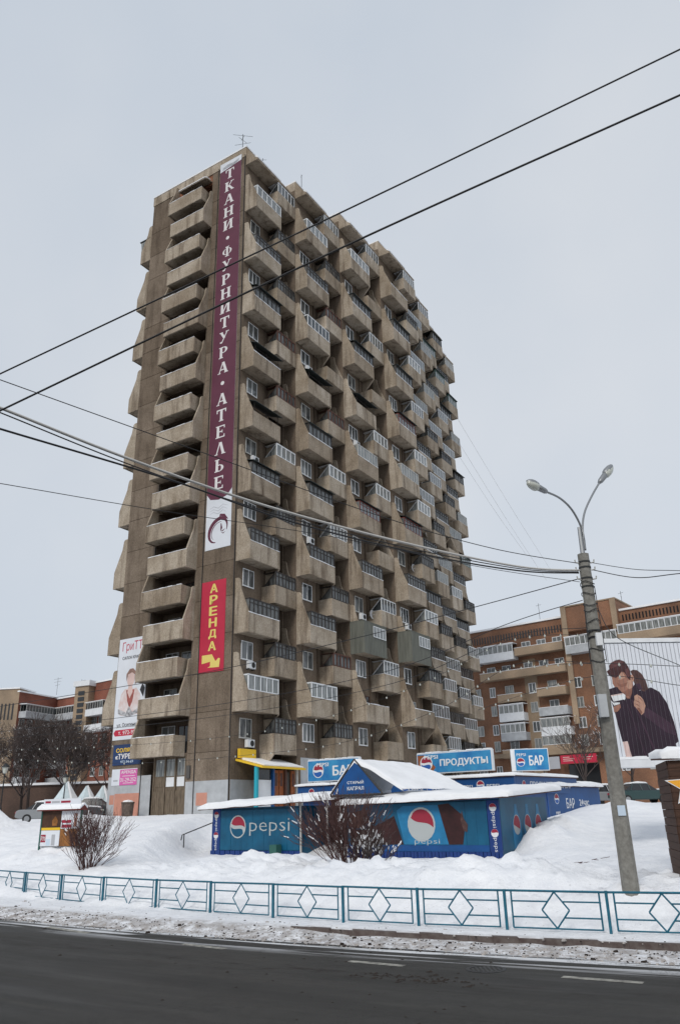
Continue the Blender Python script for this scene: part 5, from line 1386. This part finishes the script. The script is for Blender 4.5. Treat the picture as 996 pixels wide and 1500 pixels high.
# left-hand block, folded plan
LP = [(-92, 152), (-66.2, 150.6), (-61.6, 150), (-57.9, 160), (-50.2, 154), (-43.5, 148.5), (-26, 134)]
lb = thing('brick_apartment_block', 'dark red brick apartment block with folded front and white balcony bands beyond the car park', 'apartment building', (-62, 150, 2.5))
LO = Vector((-62, 150, 0))
def seg(i, h, m, dep=12, nm='wall'):
    A_, B_ = LP[i], LP[i+1]; a, l = frame_from(A_, B_)
    r = put(nm, None, None); bpy.data.objects.remove(r)
    b = MB(); b.box(0, l, 0, dep, 0, h); o = b.build(nm, [m], lb, (A_[0]-LO.x, A_[1]-LO.y, 0), a); return o, l
hts = [24.4, 24.4, 25.0, 25.4, 26.6]
mts = ['brick_beige', 'brick_beige', 'brick_red', 'brick_red', 'brick_red']
for i in range(6):
    hh = (24.4, 24.2, 23.6, 23.4, 25.2, 25.6)[i]; mm_ = ('brick_beige', 'brick_beige', 'brick_red', 'brick_red', 'brick_red', 'brick_red')[i]
    o, l = seg(i, hh, mm_, (14, 3, 6, 14, 14, 14)[i])
    b = MB(); b.box(-.1, l+.1, -.2, 6, hh+.002, hh+.25); b.build('snow_cap', ['snow'], o)
    if i == 1:
        for k in range(5): b = MB(); b.box(.5+k*.75, .8+k*.75, -.05, .0-.002, 18.5, 21.5); b.build('slit_window', ['dark_glass'], o)
    elif i == 0:
        for z in (6, 9, 12, 15, 18, 21):
            for k in range(6): put('window', bwin(1.6, 1.6, 2, 'pale_frame', 'glass'), o, (l-2-k*3.4, 0, z))
            if z < 17: put('balcony', bbalcony(5, 1.4, 'white_frame', True, 'white_frame', 'glass'), o, (l-5.5, 0, z-.8))
    else:
        for q_, z in enumerate((19.0, 16.1)):
            put('balcony', bbalcony(round(l*.92, 1), 1.7, 'grey_paint' if i != 4 else 'white_frame', q_ == 0 and i < 5, 'pale_frame', 'glass'), o, (l*.04, 0, z))
            for k in range(int(l/2.2)): put('window', bwin(1.5, 1.7, 2, 'pale_frame', 'glass'), o, (1.4+k*2.2, 0, z+.9))
        for q_, z in enumerate((13.0, 10.1, 7.2, 4.3)):
            if i in (2, 3): put('balcony', bbalcony(round(l*(.85 if q_ == 0 and i == 2 else .45), 1), 1.5, 'grey_paint', q_ < 2, 'white_frame', 'glass'), o, (l*.06 if i == 2 else l*.1, 0, z))
            for k in range(int(l/2.8)): put('window', bwin(1.3, 1.6, 2, 'white_frame' if k % 2 else 'pale_frame', 'glass'), o, (1.6+k*2.8, 0, z+.9))
# stair tower
stx = Vector((-49.6, 153.2, 0)); 
sa, _ = frame_from(LP[4], LP[5])
st = MB(); st.box(-1.7, 1.7, -1.6, .5, 0, 24.6); sto = st.build('stair_tower', ['brick_beige'], lb, (-49.6-LO.x, 152.9-LO.y, 0), sa+.25)
b = MB(); b.box(-2.0, 2.0, -1.9, .6, 24.602, 25.6); b.build('tower_cap', ['white_frame'], sto)
for k in range(20):
    b = MB(); b.box(-.75, .75, -1.72, -1.602, 2+k*1.1, 2.75+k*1.1); b.build('tower_light', ['dark_glass'], sto)
for x, y in ((-60, 165), (-56, 168), (-45, 158)):
    tag(put('rooftop_aerial', aerial(3.6, [(3.3, .8, .2), (2.7, .7, .2), (2.0, .5, .2)]), None, (x, y, 27.6)), {-60: 'spindly aerial behind the beige slit-windowed wing', -56: 'spindly aerial over the fold of the dark red block', -45: 'spindly aerial beside the beige stair tower'}[x], 'aerial', 'aerials on the dark red brick block')
# low brick wall / arcade in front of the left block
b = MB(); b.box(0, 34, 0, 4, 0, 5.2); o = b.build('service_building', ['brick_dark'], None, (-62, 118, 2.6), R(-6))
tag(o, 'long low brown brick service building behind the bare trees', 'building')
b = MB(); b.box(-.2, 34.2, -.4, 4, 5.202, 5.5); b.build('snow_cap', ['snow'], o)

# ------------------------------------------------------------------ bare trees and shrubs
TWIG = [.006]
def branch(b, p, d, l, r, depth, tips, spread=.5, seg=3):
    pts = [p]; q = p.copy(); dd = d.copy()
    for i in range(seg):
        dd = (dd+Vector((random.gauss(0, .12), random.gauss(0, .12), random.gauss(.04, .08)))).normalized()
        q = q+dd*(l/seg); pts.append(q.copy())
    rs = [max(TWIG[0], r*(1-.45*i/seg)) for i in range(seg+1)]
    b.tube(pts, rs, 4 if r > .05 else 3, 0, cap=False)
    if depth == 0: tips.append((pts[-2], pts[-1])); return
    n = random.choice((3, 4, 4, 5)) if depth > 1 else random.choice((4, 5, 6))
    for k in range(n):
        t = random.uniform(.35, 1.0) if k else 1.0
        i = min(seg-1, int(t*seg)); base = pts[i].lerp(pts[i+1], t*seg-i)
        nd = (dd+Vector((random.gauss(0, spread), random.gauss(0, spread), random.gauss(.12, spread*.6)))).normalized()
        branch(b, base, nd, l*random.uniform(.55, .8), r*.55*random.uniform(.8, 1.1), depth-1, tips, spread, 2 if depth < 3 else 3)
def tree(label, loc, h, r=.16, depth=4, group=None, snowy=.25, bark='bark', thin=.016):
    TWIG[0] = thin
    o = thing('bare_tree', label, 'tree', loc, 0, group)
    b = MB(); tr = [Vector((0, 0, -.3))]; 
    lean = Vector((random.gauss(0, .05), random.gauss(0, .05), 1))
    tr = [Vector((0, 0, -.3)), lean*h*.14, lean*h*.30]
    b.tube(tr, [r*1.2, r, r*.85], 7); b.build('trunk', [bark], o)
    cb = MB(); tips = []
    for k in range(6):
        a = k*1.05+random.random(); up = random.uniform(.7, 1.6)
        s0 = tr[1].lerp(tr[2], random.uniform(.3, 1))
        branch(cb, s0, Vector((math.cos(a)*.75, math.sin(a)*.75, up)).normalized(), h*random.uniform(.26, .36), r*.5, depth-1, tips)
    branch(cb, tr[2], lean.normalized(), h*.3, r*.7, depth-1, tips, .4)
    cr = cb.build('crown', ['twig'], o, fix=False)
    sb = MB()
    for a, c in tips:
        if random.random() < snowy:
            e = thin*random.uniform(.8, 1.5); k_ = random.uniform(.3, .8); sb.tube([a+Vector((0, 0, e*.8)), a.lerp(c, k_)+Vector((0, 0, e*.8))], [e, e*.7], 3)
    if sb.v: stuff(sb.build('snow_on_twigs', ['snow'], cr, fix=False))
    return o
gt = 'bare trees in front of the dark red brick block'
for x, y, h in ((-49, 104, 12.5), (-45, 100, 11), (-41.5, 106, 13), (-38, 99, 12), (-35, 103, 12.5), (-32.5, 98, 10.5), (-30, 104, 11), (-43, 92, 9)):
    tree('bare brown tree with snow specks in front of the dark red brick block', (x, y, 3.2), h, .17, 5, gt, .12)
tree('slim snow-dusted bare tree beside the bar annexe', (21.2, 62, 3.2), 8.5, .10, 4, None, .5, thin=.012)
tree('bushy snow-laden tree behind the timber kiosk', (26.5, 68, 3.2), 6.0, .10, 4, None, .9)
tree('leafless tree rising behind the bar lightbox', (27.5, 96, 3.2), 11, .13, 4, None, .25)
def shrub(label, loc, h, w, n, m, snowy, lean=0):
    TWIG[0] = .006
    o = thing('bare_shrub', label, 'shrub', loc)
    b = MB(); tips = []
    for i in range(n):
        a = random.random()*2*PI; rr = math.sqrt(random.random())*.25
        p = Vector((math.cos(a)*rr, math.sin(a)*rr, -.25)); k = random.uniform(.15, 1)
        d = Vector((math.cos(a)*w*k+lean, math.sin(a)*w*k*.7, random.uniform(.8, 1.3))).normalized()
        branch(b, p, d, h*random.uniform(.5, .75), random.uniform(.012, .02), 2, tips, .28, 4)
    br = b.build('stems', [m], o, fix=False)
    sb = MB()
    for a, c in tips:
        if random.random() < snowy: e = random.uniform(.012, .028); sb.tube([a+Vector((0, 0, e)), a.lerp(c, .6)+Vector((0, 0, e))], [e, e*.6], 4)
    if sb.v: stuff(sb.build('snow_on_twigs', ['snow'], br, fix=False))
    return o
p = at(128, 1268, 36.0); shrub('upright fan-shaped leafless shrub near the advertising stand', (p.x, p.y, ground_z(p.x, p.y)), 1.95, .75, 46, 'reddish_twig', .06)
p = at(512, 1270, 30.5); shrub('spreading reddish leafless shrub in front of the pavilion entrance', (p.x, p.y, ground_z(p.x, p.y)), 2.15, .95, 64, 'reddish_twig', .05)
p = at(545, 1278, 30.0); shrub('low snow-clotted shrub beside the spreading reddish shrub', (p.x, p.y, ground_z(p.x, p.y)), 1.2, .9, 26, 'twig', .3)
# heap of dry stalks on the snow
hp = MB(); p = at(815, 1247, 30); 
for i in range(90):
    x, y = random.gauss(0, .45), random.gauss(0, .16); a = random.gauss(-.2, .5); l = random.uniform(.1, .35)
    z = ground_z(p.x+x, p.y+y)+random.uniform(.0, .08)-ground_z(p.x, p.y)
    hp.tube([(x, y, z), (x+l*math.cos(a), y+l*math.sin(a), z+random.uniform(-.02, .05))], .01, 3)
tag(stuff(hp.build('dry_stalks', ['reddish_twig'], None, (p.x, p.y, ground_z(p.x, p.y)))), 'flattened heap of dry brown stalks lying on the snow bank', 'stalks')

# ------------------------------------------------------------------ advertising stand
p = at(57, 1242, 42); gz = ground_z(p.x, p.y); Q = at(117, 1237, 41)
sa, sl = frame_from((p.x, p.y), (Q.x, Q.y))
ads = thing('advertising_stand', 'small roofed advertising stand with four coloured posters', 'advertising stand', (p.x, p.y, p.z), sa)
for x in (0, sl-.07):
    b = MB(); b.box(x, x+.07, -.04, .04, -.6, 1.75); b.build('post', ['green_frame'], ads)
b = MB(); b.box(.07, sl-.07, .0, .05, .05, 1.70); b.build('board', ['hatch'], ads)
b = MB(); b.prism([(-.28, 1.70), (.3, 1.70), (.3, 1.74), (.02, 1.95), (-.28, 1.75)], lambda y, z, q: (q, y, z), -.08, sl+.08); b.build('roof', ['red_frame'], ads)
b = MB(); b.prism([(-.3, 1.755), (.02, 1.955), (.28, 1.76), (.24, 1.87), (.02, 2.04), (-.28, 1.85)], lambda y, z, q: (q, y, z), -.1, sl+.1); b.build('roof_snow', ['snow'], ads)
b = MB(); b.box(.1, sl-.1, -.06, -.02, 1.97, 2.25); hd = b.build('header', ['white_print'], ads); [(lambda b: (b.box(x_, x_+w_, -.064, -.061, 2.06, 2.16), b.build('printed_line', [m_], hd)))(MB()) for x_, w_, m_ in ((.2, .35, 'logo_red'), (.62, .5, 'grey_print'), (1.2, .6, 'logo_red'))]
hm = (sl-.14)/2
b = MB(); b.box(.08, .07+hm-.01, -.02, -.001, .93, 1.68); pz_ = b.build('poster', ['poster_brown'], ads); b = MB(); b.prism([(.75, 1.0), (1.05, 1.0), (1.08, 1.25), (.9, 1.45), (.72, 1.25)], F, -.021, -.024); b.build('print', ['poster_orange'], pz_)
b = MB(); b.box(.08, .07+hm-.01, -.023, -.001, .80, .92); b.build('poster', ['bright_yellow'], ads)
b = MB(); b.box(.09+hm, sl-.08, -.02, -.001, .86, 1.68); pz_ = b.build('poster', ['white_print'], ads)
b = MB(); b.box(.14+hm, .75+hm, -.024, -.021, .90, 1.05); b.box(.14+hm, .72+hm, -.024, -.021, 1.12, 1.26); b.build('print', ['logo_red'], pz_)
b = MB(); b.prism([(.9+hm, .95), (1.05+hm, .95), (1.1+hm, 1.55), (.88+hm, 1.55)], F, -.021, -.024); b.build('print', ['skin_shadow_print'], pz_)
b = MB(); b.box(.08, .07+hm-.01, -.02, -.001, .07, .79); pz_ = b.build('poster', ['white_print'], ads)
b = MB(); b.box(.1, .4, -.024, -.021, .25, .6); b.build('print', ['logo_red'], pz_); b = MB(); b.box(.45, .7, -.024, -.021, .1, .4); b.build('print', ['light_blue_print'], pz_); b = MB(); b.box(.78, 1.0, -.024, -.021, .1, .6); b.build('print', ['grey_print'], pz_)
text('Р70', pz_, 'letter_white', .25, .42, .26, .2, -.026)
b = MB(); b.box(.09+hm, sl-.08, -.02, -.001, .07, .85); b.build('poster', ['poster_orange'], ads)

# ------------------------------------------------------------------ conical tents, lanterns, cars
for i, (px, Y) in enumerate(((95, 78), (125, 84), (149, 80))):
    p = at(px, 1178, Y); gz = 3.1
    t = thing('conical_tent', ('pale conical tent roof directly behind the lantern by the parked cars', 'pale conical tent roof standing between two other cones', 'pale conical tent roof closest to the tower wall')[i], 'tent', (p.x, p.y, gz), 0, 'conical tents behind the parked cars')
    hh = at(px, 1145+6*(i > 0), Y).z-gz
    b = MB(); b.lathe([(1.35, hh-1.9), (.85, hh-1.25), (.38, hh-.55), (.05, hh)], 8); b.build('canopy', ['tent_cloth'], t)
    b = MB(); b.lathe([(1.30, hh-1.82), (.8, hh-1.15), (.2, hh-.25), (.02, hh+.02)], 8); sn = b.build('snow_cap', ['snow'], t); sn.location = (.12, .1, .03)
    for a in range(4):
        b = MB(); b.tube([(1.2*math.cos(a*PI/2+.4), 1.2*math.sin(a*PI/2+.4), -.2), (1.2*math.cos(a*PI/2+.4), 1.2*math.sin(a*PI/2+.4), hh-1.8)], .04, 5); b.build('post', ['dark_metal'], t)
for px, py, Y, lab in ((9, 1122, 62, 'black lantern lamp post standing above the big snow heap'), (97, 1137, 70, 'black lantern lamp post rising beside the conical tents')):
    p = at(px, py, Y); gz = 3.1; t = thing('park_lantern', lab, 'street lamp', (p.x, p.y, gz)); hh = p.z-gz
    b = MB(); b.tube([(0, 0, -.3), (0, 0, .9), (0, 0, 1.0), (0, 0, hh-.55)], [.10, .09, .05, .045], 8); b.build('post', ['dark_metal'], t)
    b = MB(); b.lathe([(.06, hh-.55), (.15, hh-.5), (.24, hh-.1), (.22, hh-.08)], 6); b.build('lantern_glass', ['lamp_glass'], t)
    b = MB(); b.lathe([(.34, hh-.09), (.30, hh-.03), (.1, hh+.14), (.02, hh+.22)], 6); b.build('lantern_cap', ['dark_metal'], t)
def car(label, loc, rz, paint, snow=True):
    t = thing('parked_car', label, 'car', loc, rz, 'cars parked beyond the snow bank')
    # length along x; cross sections (x, half width, z profile)
    b = MB(); W = .86
    prof = [(-2.15, .35), (-2.2, .62), (-2.05, .82), (-1.5, .88), (-.95, .92), (1.15, .95), (1.95, .92), (2.15, .8), (2.18, .4), (1.8, .28), (-1.8, .28)]
    b.prism(prof, lambda x, z, q: (x, q, z), -W, W); b.build('body', [paint], t, bevel=.06)
    cab = [(-1.05, .90), (-.35, 1.38), (.75, 1.42), (1.5, .94)]
    g_ = MB(); n0 = len(g_.v)
    top = [(-.35, 1.38), (.75, 1.42)]
    for sy in (-1, 1): g_.v += [(x, sy*(W-.04 if z < 1 else W-.2), z) for x, z in cab]
    g_.f = [(0, 1, 2, 3), (4, 5, 6, 7), (0, 1, 5, 4), (1, 2, 6, 5), (2, 3, 7, 6)]; g_.m = [1, 1, 1, 0, 1]
    cb = g_.build('cabin', [paint, 'dark_glass'], t)
    for sy in (-1, 1):
        for x in (-.36, .25, .78):
            p_ = MB(); p_.tube([(x-.1 if x < .7 else x+.25, sy*(W-.03), .93), (x, sy*(W-.19), 1.40)], .03, 4); p_.build('pillar', [paint], cb)
        for x in (-1.35, 1.35):
            w = MB(); w.tube([(x, sy*(W-.16), .31), (x, sy*(W+.02), .31)], .31, 14); wh = w.build('wheel', ['rubber'], t)
            w = MB(); w.tube([(x, sy*(W+.021), .31), (x, sy*(W+.03), .31)], .19, 12); w.build('rim', ['car_silver'], wh)
    for sy in (-.6, .6):
        l_ = MB(); l_.box(-2.21, -2.12, sy-.18, sy+.18, .6, .74); l_.build('headlight', ['lamp_glass'], t)
        l_ = MB(); l_.box(2.1, 2.19, sy-.18, sy+.18, .66, .8); l_.build('tail_light', ['logo_red'], t)
    if snow:
        s_ = MB(); s_.prism([(-.5, 1.385), (-.3, 1.5), (.3, 1.56), (.8, 1.5), (.95, 1.38)], lambda x, z, q: (x, q, z), -.6, .6)
        s_.build('roof_snow', ['snow'], t, bevel=.05)
        s_ = MB(); s_.prism([(-2.05, .85), (-1.9, .98), (-1.1, 1.02), (-1.0, .93)], lambda x, z, q: (x, q, z), -.75, .75); s_.build('bonnet_snow', ['snow'], t, bevel=.04)
    return t
for px, py, Y, rz, paint, lab in ((70, 1183, 62, R(200), 'car_silver', 'silver saloon car buried under snow beside the snow heap'), (108, 1186, 64, R(190), 'car_dark', 'dark saloon car with snowy bonnet by the conical tents'), (140, 1186, 67, R(185), 'car_dark', 'dark car parked close to the tower corner'),
                              (938, 1170, 62, R(185), 'car_green', 'dark green saloon car parked behind the street pole'), (890, 1172, 66, R(185), 'car_silver', 'grey snow-covered car parked next to the bar annexe')):
    p = at(px, py, Y); car(lab, (p.x, p.y, ground_z(p.x, p.y)-.03), rz, paint)
